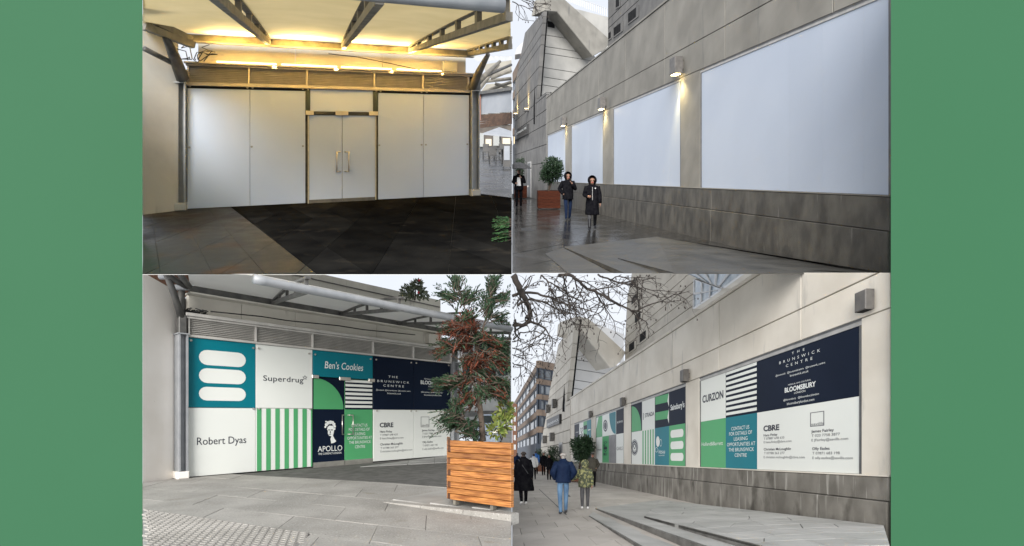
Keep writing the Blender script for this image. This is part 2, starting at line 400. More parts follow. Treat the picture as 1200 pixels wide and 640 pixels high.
# posts at either end
def ipost(pxa, pxb, h1, name='end_post'):
    q = MB(TL); k0, k1 = S(pxa), S(pxb)
    q.wbox(FT, k0, k0 + .035, 0, h1, -.2, .16).wbox(FT, k1 - .035, k1, 0, h1, -.2, .16).wbox(FT, k0 + .035, k1 - .035, 0, h1, -.05, -.02)
    p = q.build(name, 'steel_post', sf)
    MB(TL).wbox(FT, k0 - .03, k1 + .02, 0, .19, -.24, .2, .02).build('post_foot', 'render_white_damp', p)
    MB(TL).wbox(FT, k0 - .03, k1 + .02, h1, h1 + .03, -.24, .2).build('cap_plate', 'steel_post', p)
ipost(207.5, 218.6, ky(98)); ipost(551.4, 560.5, ky(98))
# cream fascia behind, with joints
fj = [232, 346, 448, 546]
for a, b in zip(fj, fj[1:]):
    MB(TL).wbox(FT, FT.s_(a, -.3) + .006, FT.s_(b, -.3) - .006, ky(74), ky(47), -.45, -.3, .004).build('fascia_panel', 'fascia_cream', sf)

# lit strip lamps lying on the louvre head, shining up at fascia and canopy
for i, (a, b) in enumerate(((254, 324), (330, 395), (400, 459), (465, 517))):
    k0, k1, hz, = FT.s_(a, -.18), FT.s_(b, -.18), ky(72.2) + .05
    t = empty('strip_lamp', TL.W(FT.P((k0 + k1) / 2, hz - .05, -.18)),
              ['lit strip lamp at the left end of the louvre head', 'second lit strip lamp from the left on the louvre head',
               'third lit strip lamp from the left on the louvre head', 'lit strip lamp nearest the grey box on the louvre head'][i], 'lamp', 'strip lamps on the louvre head')
    MB(TL).tube([FT.P(k0, hz, -.18), FT.P(k1, hz, -.18)], .022, 10).build('tube', 'lamp_warm', t, smooth=True)
    MB(TL).wbox(FT, k0, k1, hz - .05, hz - .026, -.215, -.145).build('batten', 'steel_post', t)
    li = bpy.data.lights.new('strip_glow', 'AREA'); li.shape = 'RECTANGLE'; li.size = k1 - k0; li.size_y = .06; li.energy = 70; li.spread = math.radians(130); li.color = (1, .70, .26)
    lo = bpy.data.objects.new('strip_glow', li); COL.objects.link(lo); lo.parent = t
    lo.location = TL.W(FT.P((k0 + k1) / 2, hz + .05, .06)) - Vector(t.location)
    lo.rotation_euler = (math.pi, 0, math.atan2(FT.d.y, FT.d.x))
    lo.rotation_euler = (math.radians(180 + 48), 0, math.atan2(FT.d.y, FT.d.x))
ub = MB(TL).wbox(FT, FT.s_(520), FT.s_(536), FT.H_(528, 84), FT.H_(528, 71.5), -.25, -.02, .012).build('equipment_box', 'render_white_damp')
tag(ub, 'small pale equipment box at the right end of the cream fascia', 'box')

# canopy
hb = FT.H_(219, 43.5); tdir = Vector((.384, -1, -.088))
bstart = lambda px: Vector(FT.P(FT.s_(px, .02), hb, .02))
cn = tdir.cross(Vector((FT.d.x, FT.d.y, 0))).normalized()
gp = TL.hit(545, 4, tuple(bstart(400)), tuple(cn))
rel = gp - bstart(400); fd3 = Vector((FT.d.x, FT.d.y, 0))
# rel = a*fd3 + t*tdir
det = fd3.x * tdir.y - fd3.y * tdir.x
tg = (fd3.x * rel.y - fd3.y * rel.x) / det
cano = empty('lit_canopy', TL.W(FT.P(3.5, hb)), 'pale fabric canopy on steel trusses, lit from below and tinted yellow for the glow', 'canopy')
q = MB(TL); k0, k1 = FT.s_(200), FT.s_(556)
q.wbox(FT, k0, k1, hb - .085, hb + .085, -.06, .02); q.build('eaves_beam', 'steel_truss', cano)
MB(TL).wbox(FT, k0, k1, hb - .125, hb - .088, -.2, .05).build('eaves_lip', 'fascia_cream', cano)
def truss(p0, T, name='truss', hmax=.30):
    q = MB(TL); side = fd3 * .055; n = 26
    tt = [T * i / n for i in range(n + 1)]
    lowz = lambda t: -.05; upz = lambda t: .10 + hmax * math.sin(math.pi * .5 * min(1, max(0, t / T)))
    pt = lambda t, z: p0 + tdir * t + Vector((0, 0, z))
    def band(f0, f1, ta):
        for a, b in zip(ta, ta[1:]):
            r = lambda t: [pt(t, f0(t)) - side, pt(t, f0(t)) + side, pt(t, f1(t)) + side, pt(t, f1(t)) - side]
            q.hexa(r(a), r(b))
    band(lambda t: lowz(t) - .06, lambda t: lowz(t) + .075, tt)
    band(lambda t: upz(t) - .06, upz, tt)
    m = 6
    for i in range(m + 1):
        t = T * (.02 + .96 * i / m); w = .07
        r = lambda tq: [pt(tq, lowz(tq)) - side * .8, pt(tq, lowz(tq)) + side * .8, pt(tq, upz(tq) - .02) + side * .8, pt(tq, upz(tq) - .02) - side * .8]
        q.hexa(r(t - w), r(t + w))
    return q.build(name, 'steel_truss', cano)
for px in (315, 402, 480, 549):
    p0 = bstart(px); T = tg
    if p0.x + tdir.x * T > -.04: T = (-.04 - p0.x) / tdir.x
    truss(p0, T, hmax=.2 * min(1, T / tg + .1))
q = MB(TL)                                # fabric, lifted between the trusses
nk, nt_ = 44, 22; kk0, kk1 = FT.s_(150), FT.s_(551); rows = []
for j in range(nt_ + 1):
    t = tg * j / nt_
    for i in range(nk + 1):
        k = kk0 + (kk1 - kk0) * i / nk
        p = Vector(FT.P(k, hb + .1, 0)) + tdir * t
        kmin = ((167.5 - 600) / F * p.y - p.x) / (fd3.x - (167.5 - 600) / F * fd3.y)
        if kmin > 0: p = p + fd3 * kmin
        if p.x > -.03: p = p - fd3 * ((p.x + .03) / fd3.x)
        p.z += .15 * math.sin(math.pi * .5 * j / nt_) + .06 * abs(math.sin(math.pi * (k - S(315)) / (S(402) - S(315)))) * math.sin(math.pi * j / nt_)
        rows.append(p)
w = nk + 1
q.add(rows, [(j * w + i, j * w + i + 1, (j + 1) * w + i + 1, (j + 1) * w + i) for j in range(nt_) for i in range(nk)])
q.build('fabric', 'canopy_fabric_glow', cano, smooth=True, recalc=False)
e0 = Vector(FT.P(FT.s_(300), hb + .03)) + tdir * tg; e1 = Vector(FT.P(FT.s_(551), hb + .03)) + tdir * tg
e1 = e1 - fd3 * ((e1.x + .12) / fd3.x)
MB(TL).tube([e0, e1], .11, 14).build('gutter_tube', 'steel_post', cano, smooth=True)
# left end frame and struts
zt = lambda px, py, y: TL.at(px, py, y)
yl = 12.6
q = MB(TL); q.bar(zt(169, 20, 11.6), zt(224, 46, yl), .12, .14); q.bar(zt(169, 31, 11.6), zt(227, 53, yl), .14, .16)
for i in range(5):
    f = (i + .5) / 5; q.bar(zt(169 + 55 * f, 20 + 26 * f, 11.6 + f), zt(169 + 58 * f, 31 + 22 * f, 11.6 + f), .09, .09, up=(1, 0, 0))
q.build('end_truss', 'steel_truss', cano)
st = MB(TL); st.tube([zt(194, 43, 12.0), zt(204, 66, 12.7), zt(214, 92, 13.2)], [.075, .13, .15], 10); st.build('strut', 'steel_dark', cano, smooth=True)
st = MB(TL); st.tube([zt(169, 57, 12.0), zt(206, 76, 12.9)], .06, 10); st.build('strut', 'steel_dark', cano, smooth=True)
MB(TL).wbox(FT, S(209), S(219.5), ky(97.6), ky(82), -.1, .12, .02).build('bracket', 'steel_dark', cano)
st = MB(TL); st.tube([FT.P(S(553), ky(92), .05), zt(562, 83, 15.6), zt(572, 64, 14.6)], [.14, .11, .06], 10); st.build('strut', 'steel_truss', cano, smooth=True)
st = MB(TL); st.tube([FT.P(S(557), ky(88), .0), zt(586, 72, 17.5)], [.12, .05], 10); st.build('strut', 'steel_truss', cano, smooth=True)
st = MB(TL); st.tube([zt(562, 92, 16.4), zt(599, 76, 18)], [.06, .05], 8); st.build('strut', 'steel_dark', cano, smooth=True)
MB(TL).wbox(FT, S(551.5), S(562), ky(97.6), ky(80), -.1, .12, .02).build('bracket', 'steel_dark', cano)
# loose cables
for pts, lab in (([(200, 30), (240, 36), (290, 42), (330, 50)], 'thin black cable slung below the left canopy fabric'),
                 ([(385, 63), (420, 67), (455, 74), (492, 82)], 'thin black cable slung across the cream fascia')):
    o = MB(TL).tube([zt(x, y, 12.7 + i * .5) for i, (x, y) in enumerate(pts)], .011, 5).build('cable', 'cable_black'); tag(o, lab, 'cable')
q = MB(TL)
rr = random.Random(3)
for i in range(9):
    p = [zt(213 + rr.uniform(0, 30), 69 + rr.uniform(0, 3), 13.1)]
    for j in range(4): p.append(p[-1] + Vector((rr.uniform(-.25, .25), rr.uniform(-.1, .1), rr.uniform(-.05, .08 if j else .4))))
    q.tube(p, .012, 5)
tag(q.build('cable_tangle', 'cable_black'), 'tangle of black cables on the louvre head at left', 'cables')

# beyond the corner: banner, far canopies, cafe furniture
o = MB(TL); yb = 21; b0, b1, b2, b3 = zt(563.5, 110, yb), zt(599.4, 105, yb - 2), zt(599.4, 131, yb - 2), zt(563.5, 133.5, yb)
dd = Vector((0, .08, 0)); o.hexa([b0, b1, b2, b3], [b0 + dd, b1 + dd, b2 + dd, b3 + dd])
t = o.build('hanging_banner', 'banner_white'); tag(t, 'blank pale banner hung beyond the right hand shopfront post', 'banner')
MB(TL).bar(zt(563, 109, yb - .1), zt(599.3, 104, yb - 2.1), .1, .12).build('rail', 'steel_dark', t)
MB(TL).box(zt(561, 0, 21).x, zt(563.4, 0, 21).x, 20.9, 21.1, TL.at(0, 141, 21).z, TL.at(0, 108, 21).z).build('end_pole', 'timber_red', t)
fc = empty('far_canopy', TL.W((-2, 26, 4)), 'pale far fabric canopy on steel struts above the blank banner', 'canopy')
for i, (pts, y) in enumerate((([(552, 66), (599.4, 66), (599.4, 70.5), (560, 71.5)], 25), ([(566, 76), (599.4, 70.8), (599.4, 86), (572, 92)], 26), ([(570, 99), (599.4, 97), (599.4, 107), (564, 107)], 28))):
    A = [zt(x, yy, y) for x, yy in pts]; MB(TL).hexa(A, [p + Vector((0, .05, .02)) for p in A]).build('fabric', 'canopy_fabric_far' if i else 'steel_post', fc)
for a, b, y in (((562, 104), (584, 75), 24), ((563, 96), (599.4, 92), 25.5), ((575, 92), (599.4, 82), 25), ((566, 108), (599.4, 96), 27), ((580, 98), (599.4, 104), 27)):
    MB(TL).tube([zt(*a, y), zt(*b, y)], .09, 7).build('strut', 'steel_truss', fc)
mat('shop_timber', (.05, .028, .018), (.09, .05, .03), rough=.7, scale=5)
pg = empty('slatted_pergola', TL.W((-1.4, 33, 3)), 'brown slatted pergola below the blank banner', 'pergola')
for i in range(6): MB(TL).bar(zt(563, 136 + i * 2.6, 32), zt(599.3, 133 + i * 2.2, 30), .1, .12).build('slat', 'shop_timber', pg)
ps = empty('market_parasol', TL.W(zt(584, 186, 36)), 'white market parasol beyond the wet plaza', 'parasol')
A = [zt(566, 158, 36), zt(599.4, 161, 36), zt(599.4, 155.5, 38), zt(585, 151, 38)]
MB(TL).hexa(A, [p + Vector((0, 0, .12)) for p in A]).build('canopy', 'banner_white', ps)
MB(TL).tube([zt(586, 157, 36.5), zt(586, 181, 36.5)], .05, 8).build('pole', 'steel_dark', ps)
mat('furniture_dark', (.012, .012, .013), (.03, .028, .026), rough=.5, scale=4)
def cafe_set(px, y, lab, n):
    g0 = (px - 600) / F * y; t = empty('cafe_table', TL.W((g0, y, 0)), lab, 'table', 'cafe tables on the plaza')
    MB(TL).tube([(g0, y, 0), (g0, y, .85)], .05, 8).build('pedestal', 'furniture_dark', t)
    MB(TL).slab([(g0 + .5 * math.cos(i * .785), y + .5 * math.sin(i * .785)) for i in range(8)], .85, .9).build('table_top', 'furniture_dark', t)
    for i in range(n):
        c = g0 - .55 + 1.1 * i; t2 = empty('cafe_chair', TL.W((c, y - .5, 0)), 'dark cafe chair %s of %s' % (('left', 'right')[i], lab), 'chair', 'cafe chairs on the plaza')
        MB(TL).box(c - .22, c + .22, y - .72, y - .28, .48, .53).build('seat', 'furniture_dark', t2)
        MB(TL).box(c - .22, c + .22, y - .28, y - .24, .53, 1.05).build('backrest', 'furniture_dark', t2)
        for dx in (-.19, .19):
            for dy in (-.69, -.29): MB(TL).tube([(c + dx, y + dy, 0), (c + dx, y + dy, .5)], .02, 6).build('leg', 'furniture_dark', t2)
cafe_set(579, 36, 'dark cafe table nearest the shopfront corner', 2); cafe_set(588.5, 31, 'dark cafe table beside the menu board', 1)
mb_ = empty('menu_board', TL.W(((594 - 600) / F * 27, 27, 0)), 'black framed menu board standing on the wet plaza', 'sign')
x = (594 - 600) / F * 27
MB(TL).box(x - .2, x + .2, 26.95, 27.0, .1, 1.3).build('frame', 'furniture_dark', mb_); MB(TL).box(x - .15, x + .15, 26.93, 26.949, .45, 1.2).build('sheet', 'banner_white', mb_)
for dx in (-.18, .18): MB(TL).tube([(x + dx, 27.02, 0), (x + dx, 27.02, .2)], .02, 6).build('leg', 'furniture_dark', mb_)

# dark shopfronts closing the plaza
mat('shop_brown', (.05, .042, .036), (.10, .085, .07), rough=.7, scale=1.5); mat('shop_light', (.5, .45, .35), None, emit=((1, .85, .6), .08))
fs_ = empty('far_shopfronts', TL.W(((575 - 600) / F * 58, 58, 0)), 'dim row of far shopfronts across the wet plaza', 'building')
A = [zt(556, 178, 58), zt(599.4, 176, 58), zt(599.4, 108, 58), zt(556, 108, 58)]; MB(TL).hexa(A, [p + Vector((0, 2, 0)) for p in A]).build('wall', 'shop_brown', fs_)
for x, y, w_, h_, m in ((558, 172, 9, 16, 'dark_glass'), (569, 172, 7, 9, 'shop_light'), (578, 171, 9, 13, 'dark_glass'), (589, 171, 9, 9, 'shop_light'), (560, 146, 38, 5, 'steel_post'), (562, 134, 10, 6, 'dark_glass'), (576, 133, 10, 6, 'dark_glass'), (589, 132, 9, 6, 'dark_glass')):
    A = [zt(x, y, 57.9), zt(x + w_, y, 57.9), zt(x + w_, y - h_, 57.9), zt(x, y - h_, 57.9)]; MB(TL).hexa(A, [p + Vector((0, .2, 0)) for p in A]).build('shop_window' if h_ > 5 else 'awning', m, fs_)
# ================================================================== BOTTOM LEFT: the same shopfront by day, with graphics
mat('slab_grey', (.275, .262, .238), (.38, .362, .332), rough=.75, scale=1.6, bump=.25, bscale=160, jitter=.09,
    spots=[((.19, .165, .13), 1.2, .66, (1, 1, 1)), ((.52, .50, .47), 55, .58, (1, 1, 1)), ((.13, .125, .115), 60, .60, (1, 1, 1)), ((.20, .155, .10), 2.3, .70, (1, 1, 1))])
mat('slab_charcoal', (.24, .238, .23), (.33, .327, .315), rough=.6, scale=1.8, bump=.2, bscale=120, jitter=.12)
mat('kerb_stone', (.32, .31, .29), (.42, .41, .385), rough=.8, scale=2.5, bump=.25, bscale=140, jitter=.08)
mat('teal', (.0, .155, .20), (.0, .175, .225), rough=.4, spec=.22, scale=.6)
mat('leaf_green_print', (.075, .335, .135), (.085, .355, .15), rough=.4, spec=.22, scale=.6)
mat('navy', (.005, .010, .024), (.007, .013, .030), rough=.4, spec=.07, scale=.6)
mat('print_white', (.70, .72, .685), (.74, .76, .72), rough=.4, spec=.22, scale=.5)
mat('ink', (.012, .014, .03), None, rough=.4)
mat('ink_grey', (.10, .10, .115), None, rough=.4)
mat('letter_white', (.75, .78, .76), None, rough=.4)
mat('timber', (.19, .062, .014), (.47, .20, .055), rough=.42, scale=4.5, stretch=(1.0, 1.0, 16), bump=.12, bscale=40, jitter=.28, detail=9,
    spots=[((.09, .032, .010), 2.2, .62, (.7, .7, 9))], coat=.15)
mat('timber_end', (.06, .022, .008), (.13, .05, .017), rough=.6, scale=12, jitter=.2)
mat('louvre_day', (.50, .485, .455), (.60, .58, .54), rough=.5, scale=4, metal=.1)
mat('parapet_cream', (.64, .61, .54), (.74, .71, .63), rough=.85, scale=1.5, bump=.1, spots=[((.33, .31, .27), 2.2, .64, (2, 2, .25))])
mat('soil', (.03, .022, .016), (.06, .045, .03), rough=.95, scale=20, bump=.5)
mat('bark', (.05, .036, .027), (.11, .082, .06), rough=.9, scale=14, bump=.5, bscale=40)
mat('brick_red', (.16, .075, .045), (.24, .12, .075), rough=.85, scale=9)
def leafmat(name, c1, c2, sc=9):
    m = mat(name, c1, c2, rough=.55, scale=sc, detail=3)
    n = m.node_tree.nodes; l = m.node_tree.links
    tr = n.new('ShaderNodeBsdfTranslucent'); mi = n.new('ShaderNodeMixShader'); mi.inputs['Fac'].default_value = .25
    l.new(n['Principled BSDF'].inputs['Base Color'].links[0].from_socket, tr.inputs['Color'])
    l.new(n['Principled BSDF'].outputs[0], mi.inputs[1]); l.new(tr.outputs[0], mi.inputs[2]); l.new(mi.outputs[0], n['Material Output'].inputs['Surface'])
leafmat('conifer_green', (.014, .040, .018), (.055, .105, .05)); leafmat('conifer_rust', (.10, .026, .013), (.21, .06, .03))
leafmat('shrub_green', (.030, .065, .025), (.085, .14, .055)); leafmat('variegated', (.09, .16, .03), (.40, .42, .12), 14)
leafmat('camellia', (.09, .115, .07), (.22, .24, .16)); mat('petal_red', (.6, .02, .05), None, rough=.5)

blg = BL.g
Y1 = BL.h * F / 155.0
FB = Wall(BL, blg(219, 560), blg(527, 534))
B = FB.s_
hy = lambda py: FB.H_(219, py)
pv = empty('pavement', BL.W((-2, 6, 0)), kind='structure')
MB(BL).slab([(XL(3.4), 3.4), (-.004, 3.4), (-.004, 45), (-1.6, 45), (-1.4, 14), (-6.2, 8.9), (XL(8.2), 8.2)], -.08, -.012).build('bedding', 'joint_grey', pv)
eA, eB = Vector((-.155, .988)), Vector((.91, -.41))
og = (-1.21, 4.33)
T0, T1 = Vector(blg(167, 596.5)), Vector(blg(362, 624.5)); T2 = Vector(blg(347, 641))
def split_pave(reg_list, o, e1, e2, m, par, **kw):
    for r in reg_list: pave(BL, r, o, e1, e2, m, par, **kw)
up_reg = [tuple(T0), tuple(T1), (-.006, 3.84), (-.006, 7.45), blg(461, 566), blg(300, 553), (-5.75, 8.6), (XL(8.15), 8.15)]
lo_reg = [tuple(T1), tuple(T2), (-1.68, 3.45), (-.006, 3.45), (-.006, 3.84)]
split_pave([up_reg, lo_reg], og, eB * 1.12, eA * .74, 'slab_grey', pv, gap=.005, stagger=.5, rows=14, chamfer=.001)
tac = [tuple(T0), (XL(3.45), 3.45), (-1.68, 3.45), tuple(T2), tuple(T1)]
split_pave([tac], og, eB * .40, eA * .40, 'slab_charcoal', pv, gap=.008, rows=24, name='tactile_slab', top=-.006)
q = MB(BL); tr_ = tac
base_p = T0; du = (T1 - T0).normalized(); dv = Vector((du.y, -du.x))
for j in range(46):
    for i in range(60):
        a = base_p + dv * (.025 + j * .05) + du * (i * .1 - 1.4 + (.05 if j % 2 else 0)); b = a + du * .078
        c = [tuple(a - dv * .016), tuple(b - dv * .016), tuple(b + dv * .016), tuple(a + dv * .016)]
        m_ = (a + b) / 2
        if clip_to([(m_.x - .05, m_.y - .05), (m_.x + .05, m_.y - .05), (m_.x + .05, m_.y + .05), (m_.x - .05, m_.y + .05)], tac) and a.x > XL(a.y) + .01 and b.x > XL(b.y) + .01: q.slab(c, -.010, .007, .004)
q.build('tactile_ribs', 'slab_grey', pv, kind='stuff', recalc=False)
pave(BL, [blg(300, 553), blg(461, 566), blg(540, 570), (-1.3, 14.4), (-1.75, 13.5), blg(290, 553.5)], og, eB * .7, eA * .7, 'slab_charcoal', pv, rows=20, name='charcoal_slab', top=-.002)
pave(BL, [(-.006, 7.4), (-.006, 40), (-1.2, 40), (-1.32, 14.4), blg(540, 570)], og, eB * 1.2, eA * 1.2, 'slab_grey', pv, rows=36, name='paving_slab', top=-.003)
# raised strip behind the kerb on which the planter stands
ks = empty('kerb', BL.W((*blg(530, 598), 0)), kind='structure')
kA, kB = Vector(blg(449, 589)), Vector((-.006, 5.22)); kd = (kB - kA).normalized(); kn = Vector((-kd.y, kd.x))
if kn.y < 0: kn = -kn
nk = 3; 
for i in range(nk):
    a = kA + (kB - kA) * (i / nk) + kd * .004; b = kA + (kB - kA) * ((i + 1) / nk) - kd * .004
    za, zb = .008 + .062 * i / nk, .008 + .062 * (i + 1) / nk
    MB(BL).slab([tuple(a), tuple(b), tuple(b + kn * .14), tuple(a + kn * .14)], -.04, .05, .006, [za, zb, zb, za]).build('kerb_stone', 'slab_grey', ks)
P0, P1 = kA + kn * .15, kB + kn * .15
for i in range(3):
    a = P0 + (P1 - P0) * (i / 3) + kd * .004; b = P0 + (P1 - P0) * ((i + 1) / 3) - kd * .004
    za, zb = .006 + .062 * i / 3, .006 + .062 * (i + 1) / 3
    u = kn * 1.9
    c = [tuple(a), tuple(b), tuple(b + u), tuple(a + u)]; c = clip(c, (-.006, 0), (-.006, 30)); 
    c = clip_to(c, [(-5, 3), (-.006, 3), (-.006, 30), (-5, 30)])
    if c: MB(BL).slab(c, -.04, zb * .9, .005).build('paving_slab', 'kerb_stone', ks)

# side wall at left with brick behind its top
SB = Wall(BL, blg(160, 567), blg(207.5, 559.5))
sbp = [(167.2, 567), (207.5, 561), (207.5, 342), (190, 332), (167.2, 319)]
o = MB(BL).hexa([SB.P(SB.s_(x, -.25), SB.H_(x, y), -.25) for x, y in sbp], [SB.P(*SB.Q(x, y)) for x, y in sbp]).build('rendered_wall', 'render_white')
tag(o, 'cream rendered side wall with a sloping top left of the printed shopfront', 'wall')
sbp = [(168, 345), (222, 345), (222, 318), (168, 318)]
o = MB(BL).hexa([SB.P(SB.s_(x, -.8), SB.H_(x, y, -.6), -.8) for x, y in sbp], [SB.P(SB.s_(x, -.6), SB.H_(x, y, -.6), -.6) for x, y in sbp]).build('brick_wall', 'brick_red')
tag(o, 'small patch of brown brick wall above the cream side wall', 'wall')

sg = empty('shopfront', BL.W(FB.P(2.5, 0)), 'boarded shopfront with teal, green, navy and white shop name panels', 'shopfront')
def wbx(name, pxl, pxr, h0, h1, m, n0, n1, par=None, c=0.0): return MB(BL).wbox(FB, B(pxl), B(pxr), h0, h1, n0, n1, c).build(name, m, par or sg)
top = hy(395.2); mid = FB.H_(219, 477.6); bot = .012
wbx('backing_wall', 217, 536, 0, hy(345), 'steel_dark', -.5, -.36)
pill = lambda x0, x1, h0, h1, seg=8: [((x1 - (h1 - h0) / 2) + (h1 - h0) / 2 * math.sin(math.pi * i / seg), (h0 + h1) / 2 - (h1 - h0) / 2 * math.cos(math.pi * i / seg)) for i in range(seg + 1)] + \
    [((x0 + (h1 - h0) / 2) - (h1 - h0) / 2 * math.sin(math.pi * i / seg), (h0 + h1) / 2 + (h1 - h0) / 2 * math.cos(math.pi * i / seg)) for i in range(seg + 1)]
def flat(w, pts, m, par, n, name='print'):                # flat print a hair above its panel
    q = MB(w.pl); q.add([w.P(k, H, n) for k, H in pts], [tuple(range(len(pts)))]); return q.build(name, m, par, recalc=False)
def fpx(w, px, m, par, n=.003, name='print'): return flat(w, [w.Q(x, y, n) for x, y in px], m, par, n, name)
p1 = wbx('teal_panel', 219.5, 299.3, mid + .004, top, 'teal', -.03, 0, c=.003)
for a, b in ((409.4, 427.2), (431, 448.5), (453, 469.2)):
    k0, k1 = B(233), B(288); flat(FB, pill(k0, k1, FB.H_(233, b), FB.H_(233, a)), 'print_white', p1, .003, 'pill_print')
p2 = wbx('white_panel', 219.5, 299.3, bot, mid - .004, 'print_white', -.03, 0, c=.003)
text(FB, 'Robert Dyas', 'ink', p2, 230.8, 288.5, 521.6, 8.8, n=.003)
p3 = wbx('white_panel', 299.8, 366.0, mid + .004, top, 'print_white', -.03, 0, c=.003)
text(FB, 'Superdrug', 'ink', p3, 308.5, 355.5, 446.2, 6.4, n=.003, bold=.004, spacing=1.05)
st = [(357.3 + (3.1 if i % 2 == 0 else 1.4) * math.sin(i * math.pi / 5), 442.6 - (3.1 if i % 2 == 0 else 1.4) * math.cos(i * math.pi / 5)) for i in range(10)]
sti = [(357.3 + (x - 357.3) * .6, 442.6 + (y - 442.6) * .6) for x, y in st]
q = MB(BL); q.add([FB.P(*FB.Q(x, y, .003), .003) for x, y in st + sti], [(i, (i + 1) % 10, 10 + (i + 1) % 10, 10 + i) for i in range(10)]); q.build('star_print', 'ink', p3, recalc=False)
p4 = wbx('striped_panel', 299.8, 366.0, bot, mid - .004, 'print_white', -.03, 0, c=.003)
for a, b in ((301, 306.4), (311.8, 317.2), (322.5, 327.8), (333.3, 338.5), (343.9, 349), (354.3, 359.5), (364.2, 365.8)):
    flat(FB, [(B(a), bot + .004), (B(b), bot + .004), (B(b), mid - .008), (B(a), mid - .008)], 'leaf_green_print', p4, .003, 'stripe_print')
dtop = FB.H_(367, 441.0)
p5 = wbx('teal_panel', 366.6, 436.8, dtop, top, 'teal', -.03, 0, c=.003)
text(FB, "Ben's Cookies", 'letter_white', p5, 380.5, 425.5, 431.5, 8.2, n=.003, bold=.004, shear=.15)
# door leaves
kb = FB.H_(367, 548.3); kt = FB.H_(367, 542.3); dm = FB.H_(367, 479.6)
d1 = wbx('door_leaf', 367.2, 403.8, kb, dtop - .02, 'navy', -.05, -.012, c=.003)
cx, r0 = B(367.8), B(402.8) - B(367.8); Hq = dtop - .03 - dm
arc = [(B(367.6), dm + .003)] + [(cx + r0 * math.cos(t * math.pi / 24), dm + .003 + Hq * math.sin(t * math.pi / 24)) for t in range(13)]
flat(FB, arc, 'leaf_green_print', d1, -.009, 'quarter_print')
d2 = wbx('door_leaf', 404.4, 437.0, kb, dtop - .02, 'leaf_green_print', -.05, -.012, c=.003)
flat(FB, [(B(404.6), dm), (B(436.8), dm), (B(436.8), dtop - .025), (B(404.6), dtop - .025)], 'navy', d2, -.0095, 'print')
nst = 7
for i in range(nst):
    h0 = dm + (dtop - .03 - dm) * (i + .42) / nst; flat(FB, [(B(404.9), h0), (B(436.5), h0), (B(436.5), h0 + (dtop - dm) / nst * .56), (B(404.9), h0 + (dtop - dm) / nst * .56)], 'print_white', d2, -.0065, 'stripe_print')
for d, a, b in ((d1, 367.2, 403.8), (d2, 404.4, 437.0)): wbx('kick_rail', a, b, kb, kt, 'stainless', -.05, -.002, d)
text(FB, 'APOLLO', 'letter_white', d1, 372.4, 401, 529.6, 6.4, n=-.008); text(FB, 'FINE CURRENCY LONDON', 'letter_white', d1, 373.4, 400, 533.3, 2.3, n=-.008)
# classical bust emblem: a head in three-quarter profile over a draped neck, hair in curls
head = [(388.2, 519.8), (387.2, 514.5), (388.3, 511.5), (385.6, 510.6), (384.2, 508.2), (384.3, 505), (383.2, 503.3), (384.0, 500.5), (386, 498.8), (390.5, 499.2), (391.6, 503.5), (391.0, 507.5), (390.2, 510.5), (391.8, 514), (394, 517.2), (391.5, 519)]
fpx(FB, head[::-1], 'letter_white', d1, n=-.008, name='emblem')
for x, y, r in ((382.5, 497.8, 2.0), (384.6, 495.6, 2.1), (387.2, 495.0, 2.2), (389.6, 495.2, 1.9), (391.2, 497.2, 1.9), (392.2, 499.8, 1.5), (392.0, 502.8, 1.2), (381.2, 500.5, 1.2), (382.0, 494.2, 1.0)):
    fpx(FB, [(x + r * (1 + .2 * math.sin(3 * t)) * math.cos(t * .785), y + r * math.sin(t * .785)) for t in range(8)][::-1], 'letter_white', d1, n=-.0078, name='emblem')
for (x, y, w_, h_) in ((385.6, 503.9, 1.2, .5), (388.8, 503.9, 1.3, .5), (387.0, 506.6, .5, 1.4), (386.6, 509.0, 1.2, .35)):
    fpx(FB, [(x - w_, y - h_), (x + w_, y - h_), (x + w_, y + h_), (x - w_, y + h_)][::-1], 'navy', d1, n=-.0070, name='emblem')
for i, (tline, a, b) in enumerate((('CONTACT US', 411.5, 430.5), ('FOR DETAILS OF', 408.8, 433.2), ('LEASING', 414.5, 428), ('OPPORTUNITIES AT', 407, 435.8), ('THE BRUNSWICK', 409, 434.6), ('CENTRE', 416, 428))):
    text(FB, tline, 'letter_white', d2, a, b, 500.2 + i * 5.05, 3.4, n=-.008)
for hx, hx2, par in ((399.4, 403.4, d1), (412.0, 407.2, d2)):
    h = MB(BL); t0, t1 = FB.H_(405, 486.5), FB.H_(405, 509)
    h.tube([FB.P(B(hx), t0 + .01, .06), FB.P(B(hx), t1 - .01, .06)], .011).tube([FB.P(B(hx2), t0, -.01), FB.P(B(hx), t0, .06)], .010).tube([FB.P(B(hx2), t1, -.01), FB.P(B(hx), t1, .06)], .010)
    h.build('door_handle', 'stainless', par, smooth=True)
for a, b, y in ((365.2, 373, 441), (397.2, 410.2, 443.4), (431.5, 438.6, 445.4)): 
    h = FB.H_(a, y); wbx('patch_fitting', a, b, h - .04, h + .03, 'stainless', -.03, .03, c=.005)
